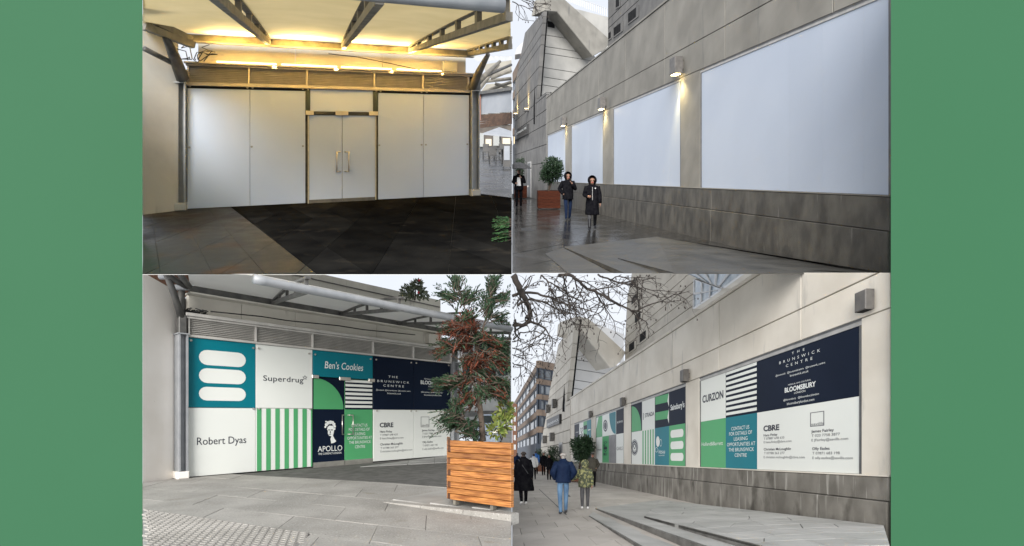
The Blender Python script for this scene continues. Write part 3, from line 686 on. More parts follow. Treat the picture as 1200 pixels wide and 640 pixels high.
# navy and white panels right of the doors
rowm = FB.H_(437, 480.0)
p6 = wbx('navy_panel', 437.6, 484.6, rowm + .003, top, 'navy', -.03, 0, c=.003)
p7 = wbx('navy_panel', 485.0, 527.6, rowm + .003, top, 'navy', -.03, 0, c=.003)
p8 = wbx('white_panel', 437.6, 484.6, bot, rowm - .003, 'print_white', -.03, 0, c=.003)
p9 = wbx('white_panel', 485.0, 527.6, bot, rowm - .003, 'print_white', -.03, 0, c=.003)
text(FB, 'T H E', 'letter_white', p6, 455.2, 466, 442.6, 2.4, n=.003); text(FB, 'B R U N S W I C K', 'letter_white', p6, 442.2, 479.6, 447.6, 2.5, n=.003); text(FB, 'C E N T R E', 'letter_white', p6, 449.3, 473.4, 453, 2.5, n=.003)
text(FB, '@brunswick  @brunswickcentre  @brunswick_centre', 'letter_white', p6, 440.6, 481, 457.6, 1.6, n=.003); text(FB, 'brunswick.co.uk', 'letter_white', p6, 454, 470, 461.8, 2.0, n=.003)
text(FB, 'MEDICAL & CULTURAL', 'letter_white', p7, 497, 514, 444.6, 1.4, n=.003); text(FB, 'BLOOMSBURY', 'letter_white', p7, 493, 522, 450.0, 4.2, n=.003, bold=.02); text(FB, 'LONDON', 'letter_white', p7, 502, 512, 453.6, 1.8, n=.003)
text(FB, '@bloomsbury  @bloomsburylondon', 'letter_white', p7, 493.5, 519, 460, 1.5, n=.003); text(FB, 'bloomsburylondon.com', 'letter_white', p7, 497, 517, 463.6, 1.8, n=.003)
text(FB, 'CBRE', 'ink', p8, 445, 461, 500.8, 5.2, n=.003, bold=.03)
for i, (t_, a, b, y, c) in enumerate((('Hans Finlay', 445.2, 459.5, 507.2, 2.4), ('T 07887 648 633', 445.4, 466, 511, 2.2), ('E hans.finlay@cbre.com', 445.4, 472.8, 515, 2.2),
                                      ('Christian McLoughlin', 445.6, 472, 522.2, 2.6), ('T 07788 363 277', 446, 467, 526.4, 2.2), ('E christian.mcloughlin@cbre.com', 446, 483.2, 530.4, 2.2))):
    text(FB, t_, 'ink' if i % 3 == 0 else 'ink_grey', p8, a, b, y, c, n=.003, bold=.01 if i % 3 == 0 else 0)
for i, (t_, a, b, y, c) in enumerate((('James Fairley', 494.5, 509, 505.6, 2.3), ('T 020 7758 3877', 495, 513, 509.4, 2.1), ('E JFairley@savills.com', 495, 517, 513, 2.1),
                                      ('Olly Eades', 495.2, 507, 519.4, 2.3), ('T 07871 683 198', 495.2, 512.6, 523.4, 2.1), ('E olly.eades@savills.com', 495.2, 520, 527.4, 2.1))):
    text(FB, t_, 'ink' if i % 3 == 0 else 'ink_grey', p9, a, b, y, c, n=.003, bold=.01 if i % 3 == 0 else 0)
def frame_print(w, x0, x1, y0, y1, m, par, n, th=.5):
    o_ = [(x0, y0), (x1, y0), (x1, y1), (x0, y1)]; i_ = [(x0 + th, y0 + th), (x1 - th, y0 + th), (x1 - th, y1 - th), (x0 + th, y1 - th)]
    q = MB(w.pl); q.add([w.P(*w.Q(x, y, n), n) for x, y in o_ + i_], [(i, (i + 1) % 4, 4 + (i + 1) % 4, 4 + i) for i in range(4)]); q.build('logo_frame', m, par, recalc=False)
frame_print(FB, 493.2, 503, 488.4, 500.6, 'ink_grey', p9, .003, .45); text(FB, 'savills', 'ink_grey', p9, 494.2, 502.4, 499.6, 2.6, n=.003)
for px, y in ((223.5, 399), (296.5, 408), (303, 408.4), (362, 414.5), (369, 415.5), (434, 421), (440.5, 421.5), (481.5, 425), (487.5, 425.6), (525.5, 428.2), (296.5, 479), (303, 479), (363, 479.6), (441.5, 481.5), (481.5, 481.7), (487.5, 481.8), (525.5, 481.8)):
    k, H = FB.Q(px, y); q = MB(BL); q.tube([FB.P(k, H, 0), FB.P(k, H, .02)], .019, 10); q.build('fixing_disc', 'stainless', sg)
# louvre band
wbx('louvre_rail', 217.6, 529, top + .006, hy(392.4), 'louvre_day', -.1, .03, c=.004)
wbx('louvre_rail', 217.6, 529, hy(373), hy(370.8), 'louvre_day', -.1, .04, c=.004)
wbx('louvre_rail', 216.5, 530, hy(370.5), hy(366.6), 'louvre_day', -.12, .075, c=.006)
wbx('louvre_back', 218, 528.5, hy(392.4), hy(373), 'black_bar', -.1, -.09)
mul = (221, 299.5, 366.0, 437.0, 484, 528)
for px in mul: wbx('louvre_mullion', px - .9, px + .9, hy(392.3), hy(373.1), 'louvre_day', -.08, .025)
for a, b in zip(mul, mul[1:]):
    for i in range(9):
        dh = (hy(373) - hy(392.4)) / 9; h0 = hy(392.4) + dh * (i + .08); h1 = h0 + dh * .95; k0, k1 = B(a + 1), B(b - 1)
        MB(BL).hexa([FB.P(k0, h0, .0), FB.P(k1, h0, .0), FB.P(k1, h0 + .006, .003), FB.P(k0, h0 + .006, .003)],
                    [FB.P(k0, h1, -.05), FB.P(k1, h1, -.05), FB.P(k1, h1 + .006, -.047), FB.P(k0, h1 + .006, -.047)]).build('louvre_slat', 'louvre_day', sg)
for pa, pb in ((207.6, 218.4), (528.6, 535.5)):
    q = MB(BL); k0, k1 = B(pa), B(pb); h1 = hy(393)
    q.wbox(FB, k0, k0 + .022, 0, h1, -.14, .10).wbox(FB, k1 - .022, k1, 0, h1, -.14, .10).wbox(FB, k0 + .022, k1 - .022, 0, h1, -.04, -.02)
    p = q.build('end_post', 'steel_post', sg); MB(BL).wbox(FB, k0 - .02, k1 + .01, 0, .12, -.16, .12, .012).build('post_foot', 'render_white', p)
    MB(BL).wbox(FB, k0 - .02, k1 + .02, h1, h1 + .02, -.16, .12).build('cap_plate', 'steel_post', p)
    MB(BL).wbox(FB, k0 + .01, k1 - .01, h1 + .02, hy(370), -.08, .06, .01).build('bracket', 'steel_dark', sg)
fj = [221, 283, 346, 441.5, 518]
for a, b in zip(fj, fj[1:]):
    MB(BL).wbox(FB, FB.s_(a, -.22) + .004, FB.s_(b, -.22) - .004, hy(368), hy(342), -.36, -.22, .003).build('fascia_panel', 'parapet_cream', sg)
q = MB(BL).wbox(FB, FB.s_(503, -.06), FB.s_(517, -.06), FB.H_(510, 402.5), FB.H_(510, 391), -.22, -.06, .01).build('equipment_box', 'parapet_cream')
tag(q, 'small cream equipment box at the right end of the fascia above the navy panels', 'box')
q = MB(BL); rr = random.Random(5)
for i in range(22):
    x = 216 + 26 * rr.random() ** 1.5; p = [Vector(FB.P(B(x), hy(366) + .01, -.02 - .1 * rr.random()))]
    for j in range(4): p.append(p[-1] + Vector((rr.uniform(-.1, .1), rr.uniform(-.05, .05), rr.uniform(-.01, .03))))
    q.tube(p, .009, 5)
tag(q.build('cable_tangle', 'cable_black'), 'tangle of dark cables on top of the louvres above the teal pill panel', 'cables')
q = MB(BL).tube([FB.P(B(248 + i * 30), FB.H_(248 + i * 30, 364.6 + i * 3.6 - (i % 3) * .6), -.05) for i in range(9)], .012, 6)
tag(q.build('cable', 'cable_black', smooth=True), 'black cable running along the louvre head over the printed panels', 'cable')

# canopy: eaves beam, trusses, fabric, round gutter
hb2 = hy(337.5); td2 = Vector((.607, -1, -.17)); fd2 = Vector((FB.d.x, FB.d.y, 0))
bs2 = lambda px: Vector(FB.P(FB.s_(px, .0), hb2, .0))
cn2 = td2.cross(fd2).normalized(); g2 = BL.hit(470, 360.5, tuple(bs2(400)), tuple(cn2)); r2 = g2 - bs2(400)
tg2 = (fd2.x * r2.y - fd2.y * r2.x) / (fd2.x * td2.y - fd2.y * td2.x)
can2 = empty('daylit_canopy', BL.W(FB.P(2.5, hb2)), 'white fabric canopy with round grey gutter above the printed shopfront', 'canopy')
MB(BL).wbox(FB, B(222), B(560), hb2 - .055, hb2 + .055, -.06, .01).build('eaves_beam', 'steel_dark', can2)
MB(BL).wbox(FB, B(222), B(540), hb2 - .085, hb2 - .058, -.2, .04).build('eaves_lip', 'parapet_cream', can2)
def truss2(p0, T, hmax):
    q = MB(BL); side = fd2 * .03; n = 16; tt = [T * i / n for i in range(n + 1)]
    pt = lambda t, z: p0 + td2 * t + Vector((0, 0, z)); lz = lambda t: -.02; uz = lambda t: .02 + hmax * math.sin(math.pi * (t / T) * .62)
    def band(f0, f1):
        for a, b in zip(tt, tt[1:]):
            r = lambda t: [pt(t, f0(t)) - side, pt(t, f0(t)) + side, pt(t, f1(t)) + side, pt(t, f1(t)) - side]; q.hexa(r(a), r(b))
    band(lambda t: lz(t) - .025, lambda t: lz(t) + .03); band(lambda t: uz(t) - .03, uz)
    for i in range(5):
        t = T * (.06 + .9 * i / 4); r = lambda tq: [pt(tq, lz(tq)) - side * .8, pt(tq, lz(tq)) + side * .8, pt(tq, uz(tq) - .01) + side * .8, pt(tq, uz(tq) - .01) - side * .8]; q.hexa(r(t - .02), r(t + .02))
    q.build('truss', 'steel_dark', can2)
for px in (222, 319, 400, 467, 524, 566):
    p0 = bs2(px); T = tg2
    if p0.x + td2.x * T > -.03: T = (-.03 - p0.x) / td2.x
    if px > 300: truss2(p0, T, .16)
q = MB(BL); nk, nt_ = 40, 12; rows = []; kk0, kk1 = B(222), B(575)
for j in range(nt_ + 1):
    t = tg2 * j / nt_
    for i in range(nk + 1):
        p = Vector(FB.P(kk0 + (kk1 - kk0) * i / nk, hb2 + .06, 0)) + td2 * t
        if p.x > -.02: p = p - fd2 * ((p.x + .02) / fd2.x)
        p.z += .14 * math.sin(math.pi * j / nt_)
        lim = BL.at(0, 321.0, p.y).z          # stays below the deck above
        if p.z > lim and p.y < 7.6: p.z = lim
        rows.append(p)
w = nk + 1; q.add(rows, [(j * w + i, j * w + i + 1, (j + 1) * w + i + 1, (j + 1) * w + i) for j in range(nt_) for i in range(nk)])
q.build('fabric', 'canopy_fabric', can2, smooth=True, recalc=False)
gl = [BL.hit(px, 329.5 + (px - 310) * .1955, tuple(g2), tuple(cn2)) for px in (297, 310, 370, 430, 500, 560, 598.6)]
MB(BL).tube(gl, .056, 14).build('gutter_tube', 'steel_post', can2, smooth=True)
za = lambda px, py, y: BL.at(px, py, y)
for pts, r in (([(195.5, 322, 8.2), (204, 345, 8.5), (213, 374, 8.75)], [.05, .055, .06]), ([(212.5, 337, 8.75), (213, 375, 8.75)], .055), ([(196, 323, 8.2), (219, 336, 8.7)], .05), ([(211, 322, 8.2), (222, 336, 8.7)], .045)):
    q = MB(BL).tube([za(*p) for p in pts], r, 10); q.build('strut', 'steel_dark', can2, smooth=True)
for x, y in ((196, 324), (213, 337)): 
    c = za(x, y, 8.3 if x < 200 else 8.7); MB(BL).tube([c - Vector((.12, 0, 0)), c + Vector((.09, 0, 0))], .05, 10).build('pin', 'steel_post', can2)

# roof parapet behind the gutter, with a flowering shrub on the roof
PW = Wall(BL, tuple(FB.p - FB.n * 1.2), tuple(FB.p - FB.n * 1.2 + FB.d * 5))
rp_ = empty('roof_parapet', BL.W(PW.P(2.5, hb2)), 'cream panelled roof parapet above the round canopy gutter', 'parapet')
def ptop(px): return 320 + (px - 372) * .222
cols = [232 + 15.8 * i for i in range(19)]
for a, b in zip(cols, cols[1:]):
    if b > 518: break
    pt_ = [(a, 395), (b, 395), (b, max(ptop(b), 300)), (a, max(ptop(a), 300))]
    MB(BL).wpx(PW, pt_, -.2, 0, .006).build('coping_panel', 'parapet_cream', rp_)
MB(BL).wpx(PW, [(300, ptop(300) + 8.5), (516, ptop(516) + 8.5), (516, ptop(516) + 7.6), (300, ptop(300) + 7.6)], 0, .03).build('string_line', 'steel_dark', rp_)

# planter of interlocked boards
pl0, pl1 = Vector(blg(523.5, 590.5, .07)), Vector((-.012, 5.30))
dfr = (pl1 - pl0).normalized(); dbk = Vector((pl0.x, pl0.y)).normalized()
plt = empty('timber_planter', BL.W((pl0.x, pl0.y, .07)), 'large planter of orange brown interlocking timber boards with a conifer', 'planter')
PF = Wall(BL, tuple(pl0), tuple(pl1)); Lp = (pl1 - pl0).length
hp0 = .125; hp1 = PF.H_(524, 515.8); nb = 10; bh = (hp1 - hp0) / nb
for i in range(nb):
    h0 = hp0 + bh * i; long_ = (i % 2 == 1) if i < 9 else False
    k0 = 0.0 if long_ else .055
    pr = .0 if i % 3 else .006
    MB(BL).wbox(PF, k0, Lp, h0 + .002, h0 + bh - .002, -.05, pr, .006).build('board', 'timber', plt)
    if not long_:                       # end grain of the side board
        MB(BL).wbox(PF, .004, .053, h0 + .003, h0 + bh - .003, -.045, -.004, .004).build('board_end', 'timber_end', plt)
    a = pl0 + dbk * .06 - PF.n * 0; b = pl0 + dbk * .95
    MB(BL).bar((*(a + dfr * .03), h0 + bh / 2), (*(b + dfr * .03), h0 + bh / 2), .04, bh - .005).build('side_board', 'timber', plt)
for k in (.07, .62): MB(BL).wbox(PF, k, k + .04, .066, hp0 + .01, -.09, -.03).build('foot', 'steel_truss', plt)
sp = [pl0 + dbk * .05 + dfr * .06, pl1 + dbk * .0 - dfr * .02 + Vector((0, .07)), Vector((-.012, 6.25)), pl0 + dbk * .93 + dfr * .06]
MB(BL).slab([tuple(p) for p in sp], hp0, hp1 - .05).build('soil', 'soil', plt)

def leaf_quads(q, p, d, L, Wd, up):
    a = d.normalized(); b = a.cross(up)
    if b.length < 1e-4: b = a.cross(Vector((1, 0, 0)))
    b.normalize(); q.add([p, p + a * L * .5 + b * Wd, p + a * L, p + a * L * .5 - b * Wd], [(0, 1, 2, 3)])
def conifer_spray(q, tw, p, d, L, rr, lim, droop=.25, fine=.045):
    """A feathery twig: a curved axis with many scale-leaf sprigs either side."""
    d = d.normalized(); n = max(4, int(L / .030)); side = d.cross(Vector((0, 0, 1)))
    if side.length < .05: side = Vector((1, 0, 0))
    side.normalize(); side = (Matrix.Rotation(rr.uniform(-1.2, 1.2), 3, d) @ side); c = p.copy(); pts = [c.copy()]
    for i in range(n):
        dd = (d + Vector((0, 0, -droop * (i / n) ** 2))).normalized(); c = c + dd * (L / n)
        if not lim(c): break
        pts.append(c.copy()); f = 1 - .75 * i / n
        for s_ in (-1, 1):
            if rr.random() < .12: continue
            ld = (dd * .8 + side * s_ * .75 + Vector((rr.uniform(-.2, .2), rr.uniform(-.2, .2), rr.uniform(-.15, .2)))).normalized()
            ll = fine * (1.2 + 1.4 * f) * rr.uniform(.7, 1.2)
            e = c + ld * ll
            if lim(e): leaf_quads(q, c, ld, ll, .0085, Vector((rr.uniform(-1, 1), rr.uniform(-1, 1), 1)).normalized())
            for kq in range(2):
                m_ = c + ld * ll * (.3 + .35 * kq); l2 = (ld + dd * rr.uniform(.2, .9) + side * -s_ * .3).normalized()
                if lim(m_ + l2 * ll * .5): leaf_quads(q, m_, l2, ll * .55, .007, Vector((rr.uniform(-1, 1), rr.uniform(-1, 1), 1)).normalized())
    if len(pts) > 1: tw.tube(pts, [.006 * (1 - .7 * i / len(pts)) for i in range(len(pts))], 4, cap=False)
def px_of(pl, p): return (600 + F * p.x / p.y, pl.yh - F * (p.z - pl.h) / p.y)
rr = random.Random(11)
tree = empty('conifer_tree', BL.W((-.30, 5.86, hp1 - .05)), 'wispy green conifer with rust brown patches growing in the timber planter', 'tree')
yT = 5.95
tp = lambda px, py, y=yT: BL.at(px, py, y)
tk = [tp(566, 517, 5.86), tp(564, 490, 5.9), tp(561, 465), tp(562, 440), tp(560, 415), tp(556, 395), tp(549, 372, 6.0)]
MB(BL).tube(tk, [.036, .033, .03, .026, .022, .018, .012], 10).build('trunk', 'bark', tree, smooth=True)
limbs = MB(BL)
for pts, r in (([(560, 410), (566, 385), (573, 360), (577, 338)], .014), ([(556, 396), (548, 372), (541, 350), (536, 330)], .012), ([(561, 440), (545, 425), (532, 418)], .012), ([(561, 430), (580, 418), (596, 412)], .013),
               ([(562, 455), (545, 446), (526, 447)], .010), ([(562, 462), (582, 455), (597, 452)], .010), ([(564, 500), (545, 492), (528, 489)], .010), ([(563, 480), (550, 470), (540, 466)], .008)):
    limbs.tube([tp(x, y, yT + rr.uniform(-.15, .15)) for x, y in pts], [r, r * .8, r * .6, r * .4][:len(pts)], 6)
limbs.build('limb', 'bark', tree, smooth=True)
def limb_lim(p):
    x, y = px_of(BL, p); return y > 321.5 and x < 598.8 and p.x < -.005
gq, rq, tw = MB(BL), MB(BL), MB(BL)
# clumps: photo position, spread in px, sprays, rust share, direction (px)
for (cx, cy, sx, sy, n, rust, dx, dy) in (
    (535, 333, 6, 9, 16, 0, -.35, -1), (529, 348, 9, 6, 16, 0, -1, -.35), (547, 352, 9, 8, 16, .02, .5, -.8), (545, 372, 9, 6, 14, .08, .3, -.4),
    (577, 334, 6, 10, 18, 0, .25, -1), (585, 350, 9, 8, 18, 0, 1, -.45), (572, 362, 6, 10, 16, 0, .3, -.9), (580, 372, 8, 5, 9, .05, .9, -.3),
    (534, 386, 9, 6, 22, .75, -.9, .0), (550, 384, 9, 8, 22, .75, .1, -.4), (545, 400, 13, 7, 30, .55, -.5, .2), (525, 408, 7, 7, 22, .25, -1, .3), (564, 397, 12, 7, 32, .25, .6, 0), (585, 405, 9, 8, 34, .04, 1, .2),
    (575, 420, 14, 8, 40, .50, .7, .3), (556, 420, 12, 6, 26, .65, -.2, .4), (592, 424, 5, 8, 26, .05, .8, .5), (560, 436, 12, 6, 20, .4, .2, .4),
    (528, 446, 9, 4, 26, .12, -1, .15), (545, 446, 10, 6, 30, .3, -.5, .2), (580, 449, 12, 6, 40, .12, .8, .3), (590, 462, 7, 8, 26, .05, .8, .5), (566, 458, 10, 6, 18, .35, .2, .5), (552, 464, 10, 6, 16, .3, -.4, .5),
    (522, 452, 6, 3, 12, .05, -1, .1), (532, 492, 9, 8, 30, 0, -.8, .2), (545, 498, 9, 7, 26, .04, .2, .1), (537, 480, 6, 6, 14, .05, -.3, -.5), (555, 508, 8, 4, 14, 0, .4, .2)):
    for i in range(int(n * 1.6)):
        p = tp(cx + rr.gauss(0, sx * .55), cy + rr.gauss(0, sy * .55), yT + rr.uniform(-.28, .28))
        if not limb_lim(p): continue
        d = Vector((dx + rr.uniform(-.55, .55), rr.uniform(-.7, .5), -dy + rr.uniform(-.5, .5)))
        conifer_spray(rq if rr.random() < rust else gq, tw, p - d.normalized() * .07, d, rr.uniform(.12, .24), rr, limb_lim, .3, .026)
gq.build('crown', 'conifer_green', tree, recalc=False); rq.build('dead_foliage', 'conifer_rust', tree, recalc=False); tw.build('twigs', 'bark', tree, recalc=False)

def leafy(pl, name, label, cat, blobs, m, leaf=.07, wid=.4, seed=1, stem_to=None, lim=None, group=None, stem_m='bark', stems=None, par=None):
    """Shrub: leaves spread through overlapping blobs (local x,y,H,rx,ry,rz,count)."""
    rr = random.Random(seed); q = MB(pl)
    for (x, y, z, rx, ry, rz, n) in blobs:
        for i in range(n):
            while True:
                v = Vector((rr.uniform(-1, 1), rr.uniform(-1, 1), rr.uniform(-1, 1)))
                if v.length < 1: break
            v = v * (.55 + .45 * rr.random()) if v.length > .2 else v
            p = Vector((x + v.x * rx, y + v.y * ry, z + v.z * rz))
            if lim and not lim(p): continue
            d = (v.normalized() + Vector((rr.uniform(-.8, .8), rr.uniform(-.8, .8), rr.uniform(-.6, .9)))).normalized()
            leaf_quads(q, p, d, leaf * rr.uniform(.7, 1.3), leaf * wid * rr.uniform(.8, 1.1) * .5, Vector((rr.uniform(-1, 1), rr.uniform(-1, 1), rr.uniform(.2, 1))).normalized())
    if par is None: par = empty(name, pl.W(stem_to), label, cat, group)
    q.build('foliage', m, par, recalc=False)
    if stems:
        s_ = MB(pl)
        for a, b, r in stems: s_.tube([a, (Vector(a) + Vector(b)) / 2 + Vector((rr.uniform(-.04, .04), rr.uniform(-.04, .04), 0)), b], [r, r * .8, r * .5], 6)
        s_.build('stem', stem_m, par, smooth=True)
    return par
ps_ = tp(588, 516, 6.1)
leafy(BL, 'variegated_shrub', 'yellow and green variegated shrub at the right end of the timber planter', 'shrub',
      [(*tp(588, 497, 6.1), .12, .12, .14, 120), (*tp(592, 480, 6.1), .08, .1, .12, 90), (*tp(580, 505, 6.0), .10, .1, .08, 60)], 'variegated', .085, .5, 3, stem_to=tuple(ps_), lim=limb_lim,
      stems=[(tuple(ps_), tuple(tp(590, 478, 6.1)), .008), (tuple(ps_), tuple(tp(582, 500, 6.05)), .007)])
ys = 13.2; zs = za(486, 352, ys)
rs = leafy(BL, 'roof_shrub', 'grey green shrub with a red flower on the roof behind the cream parapet', 'shrub',
      [(*za(486, 341, ys), .30, .3, .20, 300), (*za(477, 343, ys), .18, .2, .16, 120), (*za(489, 334, ys), .14, .2, .12, 110), (*za(497, 346, ys), .12, .2, .08, 60)], 'camellia', .10, .5, 5, stem_to=tuple(zs),
      stems=[(tuple(zs), tuple(za(487, 336, ys)), .02)])
for x, y in ((491.3, 328.6), (490.5, 343)):
    q = MB(BL); c = za(x, y, ys - .3)
    for i in range(6):
        t = i * math.pi / 3; q.add([c, c + Vector((.032 * math.cos(t), -.01, .032 * math.sin(t))), c + Vector((.032 * math.cos(t + 1), -.02, .032 * math.sin(t + 1)))], [(0, 1, 2)])
    q.build('flower', 'petal_red', rs, recalc=False)
# beyond the corner
fb = empty('far_arcade', BL.W(((565 - 600) / F * 30, 30, 0)), 'pale far arcade building seen through the conifer', 'building')
mat('far_wall', (.45, .45, .44), (.55, .55, .53), rough=.8, scale=2)
MB(BL).hexa([za(537, 500, 30), za(599, 497, 30), za(599, 395, 30), za(537, 398, 30)], [za(537, 500, 31), za(599, 497, 31), za(599, 395, 31), za(537, 398, 31)]).build('wall', 'far_wall', fb)
for y in (414, 440, 466):
    for x in (542, 556, 570, 584):
        MB(BL).hexa([za(x, y, 29.9), za(x + 11, y - .3, 29.9), za(x + 11, y - 12, 29.9), za(x, y - 12, 29.9)], [za(x, y, 30.05), za(x + 11, y - .3, 30.05), za(x + 11, y - 12, 30.05), za(x, y - 12, 30.05)]).build('window', 'dark_glass', fb)
MB(BL).hexa([za(537, 489, 29.6), za(599, 487, 29.6), za(599, 481, 29.6), za(537, 482, 29.6)], [za(537, 489, 30), za(599, 487, 30), za(599, 481, 30), za(537, 482, 30)]).build('shop_band', 'steel_dark', fb)
# a white car beyond the planter
cr = empty('white_car', BL.W(((569 - 600) / F * 16, 16, 0)), 'white car just visible behind the timber planter', 'car')
xc = (570 - 600) / F * 16
def loft(q, secs):
    n = len(secs[0]); o = len(q.v); q.add([p for s_ in secs for p in s_], [(i * n + j, i * n + (j + 1) % n, (i + 1) * n + (j + 1) % n, (i + 1) * n + j) for i in range(len(secs) - 1) for j in range(n)] + [tuple(range(n))[::-1], tuple((len(secs) - 1) * n + j for j in range(n))])
q = MB(BL); secs = []
for yy, hh, wv in ((16, .62, .36), (16.2, .72, .42), (16.9, .78, .43), (17.3, 1.06, .36), (18.3, 1.08, .36), (18.9, .82, .42), (19.3, .7, .38)):
    secs.append([(xc - wv, yy, .22), (xc + wv, yy, .22), (xc + wv, yy, .6), (xc + wv * .8, yy, hh), (xc - wv * .8, yy, hh), (xc - wv, yy, .6)])
loft(q, secs); q.build('body', 'board_white', cr, smooth=False)
MB(BL).hexa([(xc - .3, 16.93, .8), (xc + .3, 16.93, .8), (xc + .26, 17.25, 1.03), (xc - .26, 17.25, 1.03)], [(xc - .3, 16.91, .81), (xc + .3, 16.91, .81), (xc + .26, 17.23, 1.04), (xc - .26, 17.23, 1.04)]).build('windscreen', 'dark_glass', cr)
for dx in (-.4, .36):
    for dy in (16.5, 18.7): MB(BL).tube([(xc + dx, dy, .2), (xc + dx + .05, dy, .2)], .2, 14).build('wheel', 'furniture_dark', cr)
for dx in (-.27, .27): MB(BL).box(xc + dx - .07, xc + dx + .07, 15.985, 16.02, .5, .58).build('headlight', 'stainless', cr)
# ================================================================== the long street wall, twice: in the rain (top right) and by day (bottom right)
mat('concrete_damp_dim', (.175, .166, .145), (.24, .228, .20), rough=.7, scale=.9, bump=.25, bscale=70, jitter=.05,  # damp tone, darkened further to stand in for dimmer light
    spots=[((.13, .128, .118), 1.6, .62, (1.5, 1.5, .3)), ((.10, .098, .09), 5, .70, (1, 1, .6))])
mat('concrete_dry', (.60, .555, .48), (.71, .665, .585), rough=.85, scale=.9, bump=.2, bscale=80, jitter=.05,
    spots=[((.42, .40, .365), 1.8, .62, (1.6, 1.6, .35)), ((.70, .67, .62), 4, .70, (1, 1, .4))])
mat('plinth_damp', (.040, .036, .029), (.098, .09, .074), rough=.55, scale=2.2, stretch=(1.3, 1.3, .6), bump=.3, bscale=50, jitter=.08,
    spots=[((.19, .18, .16), 3.2, .66, (2.5, 2.5, .25)), ((.035, .033, .028), 1.6, .60, (1, 1, .8))])
mat('plinth_dry', (.13, .12, .103), (.24, .225, .198), rough=.85, scale=1.5, stretch=(1.2, 1.2, .9), bump=.35, bscale=60, jitter=.06,
    spots=[((.50, .48, .44), 2.2, .60, (3.6, 3.6, .17)), ((.075, .068, .056), 1.3, .54, (1.4, 1.4, .7)), ((.60, .58, .54), 5.0, .66, (3, 3, .15))])
mat('board_rain_dim', (.40, .45, .535), (.44, .49, .57), rough=.38, scale=.3, spec=.35, jitter=.035)  # white boards, dim dusk light put into their colour
mat('frame_grey', (.07, .072, .075), (.11, .11, .11), rough=.5, scale=4)
mat('frame_light', (.32, .32, .31), (.42, .41, .40), rough=.5, scale=4)
mat('lamp_case', (.10, .095, .09), (.15, .14, .13), rough=.45, scale=6, metal=.3)
mat('lamp_glow', (1, .8, .4), None, emit=((1, .76, .34), 14))
mat('recess_dark', (.008, .008, .009), (.016, .016, .017), rough=.7, scale=3, spec=.1)
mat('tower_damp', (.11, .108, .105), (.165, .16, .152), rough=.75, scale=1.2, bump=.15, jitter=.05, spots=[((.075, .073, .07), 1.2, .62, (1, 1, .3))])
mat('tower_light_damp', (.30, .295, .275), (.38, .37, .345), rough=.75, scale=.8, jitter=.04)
mat('tower_light_dry', (.56, .555, .54), (.63, .62, .60), rough=.8, scale=.8, jitter=.04)
mat('tower_dry', (.49, .45, .385), (.59, .55, .475), rough=.85, scale=1.0, jitter=.05, spots=[((.30, .285, .26), 1.4, .64, (1, 1, .3))])
mat('brick_far', (.155, .112, .082), (.21, .155, .115), rough=.85, scale=1.5, jitter=.08)
mat('window_blue', (.11, .125, .135), (.23, .25, .265), rough=.15, scale=.6, spec=.6, jitter=.4)
mat('window_lit', (.5, .42, .25), None, emit=((1, .78, .42), .9))
mat('frame_navy', (.032, .042, .058), None, rough=.5)
mat('white_frame', (.6, .6, .6), None, rough=.5)
mat('slab_rain', (.014, .0135, .012), (.040, .037, .033), rough=.05, rough2=.22, scale=1.1, bump=.10, bscale=60, jitter=.2, spec=.30,
    spots=[((.02, .019, .017), 2.0, .64, (1, 1, 1))])
mat('step_rain', (.032, .031, .028), (.068, .065, .058), rough=.35, rough2=.5, scale=1.2, bump=.15, bscale=80, jitter=.08,
    spots=[((.12, .085, .05), 1.6, .66, (1, 1, 1)), ((.035, .033, .03), 2.6, .70, (1, 1, 1))])
mat('riser_stone', (.10, .097, .09), (.18, .175, .165), rough=.85, scale=4, bump=.2)
mat('slab_street', (.40, .365, .33), (.49, .455, .415), rough=.8, scale=1.1, bump=.2, bscale=120, jitter=.07, spots=[((.22, .20, .18), 2.2, .68, (1, 1, 1)), ((.5, .48, .46), 30, .72, (1, 1, 1))])
mat('step_street', (.33, .33, .315), (.43, .425, .41), rough=.8, scale=1.3, bump=.25, bscale=110, jitter=.06,
    spots=[((.24, .20, .15), 1.5, .68, (1, 1, 1)), ((.20, .195, .185), 2.6, .70, (1, 1, 1))])
mat('sign_black', (.015, .015, .016), None, rough=.4)

def lamp(pl, w, px, py, size, label, lit, group, n0=0.0):
    """Square down-light on a short bracket."""
    k, H = w.Q(px, py); t = empty('wall_lamp', pl.W(w.P(k, H, n0)), label, 'lamp', group)
    a = size
    MB(pl).wbox(w, k - a * .55, k + a * .55, H - a * .7, H + a * .7, n0 + a * .2, n0 + a * .85, a * .06).build('case', 'lamp_case', t)
    MB(pl).wbox(w, k - a * .3, k + a * .3, H - a * .3, H + a * .3, n0, n0 + a * .36).build('bracket', 'lamp_case', t)
    MB(pl).wbox(w, k - a * .4, k + a * .4, H - a * .74, H - a * .701, n0 + a * .3, n0 + a * .75).build('lens', 'lamp_glow' if lit else 'recess_dark', t)
    if lit:
        li = bpy.data.lights.new('lamp_light', 'SPOT'); li.energy = lit; li.color = (1, .80, .38); li.spot_size = math.radians(80); li.spot_blend = .8; li.shadow_soft_size = a * .3
        lo = bpy.data.objects.new('lamp_light', li); COL.objects.link(lo); lo.parent = t
        lo.location = pl.W(w.P(k, H - a * .85, n0 + a * .6)) - Vector(t.location)
        d = Vector((-w.n.x * .22, -w.n.y * .22, -1)); lo.rotation_euler = (-d).to_track_quat('Z', 'Y').to_euler()
    return t

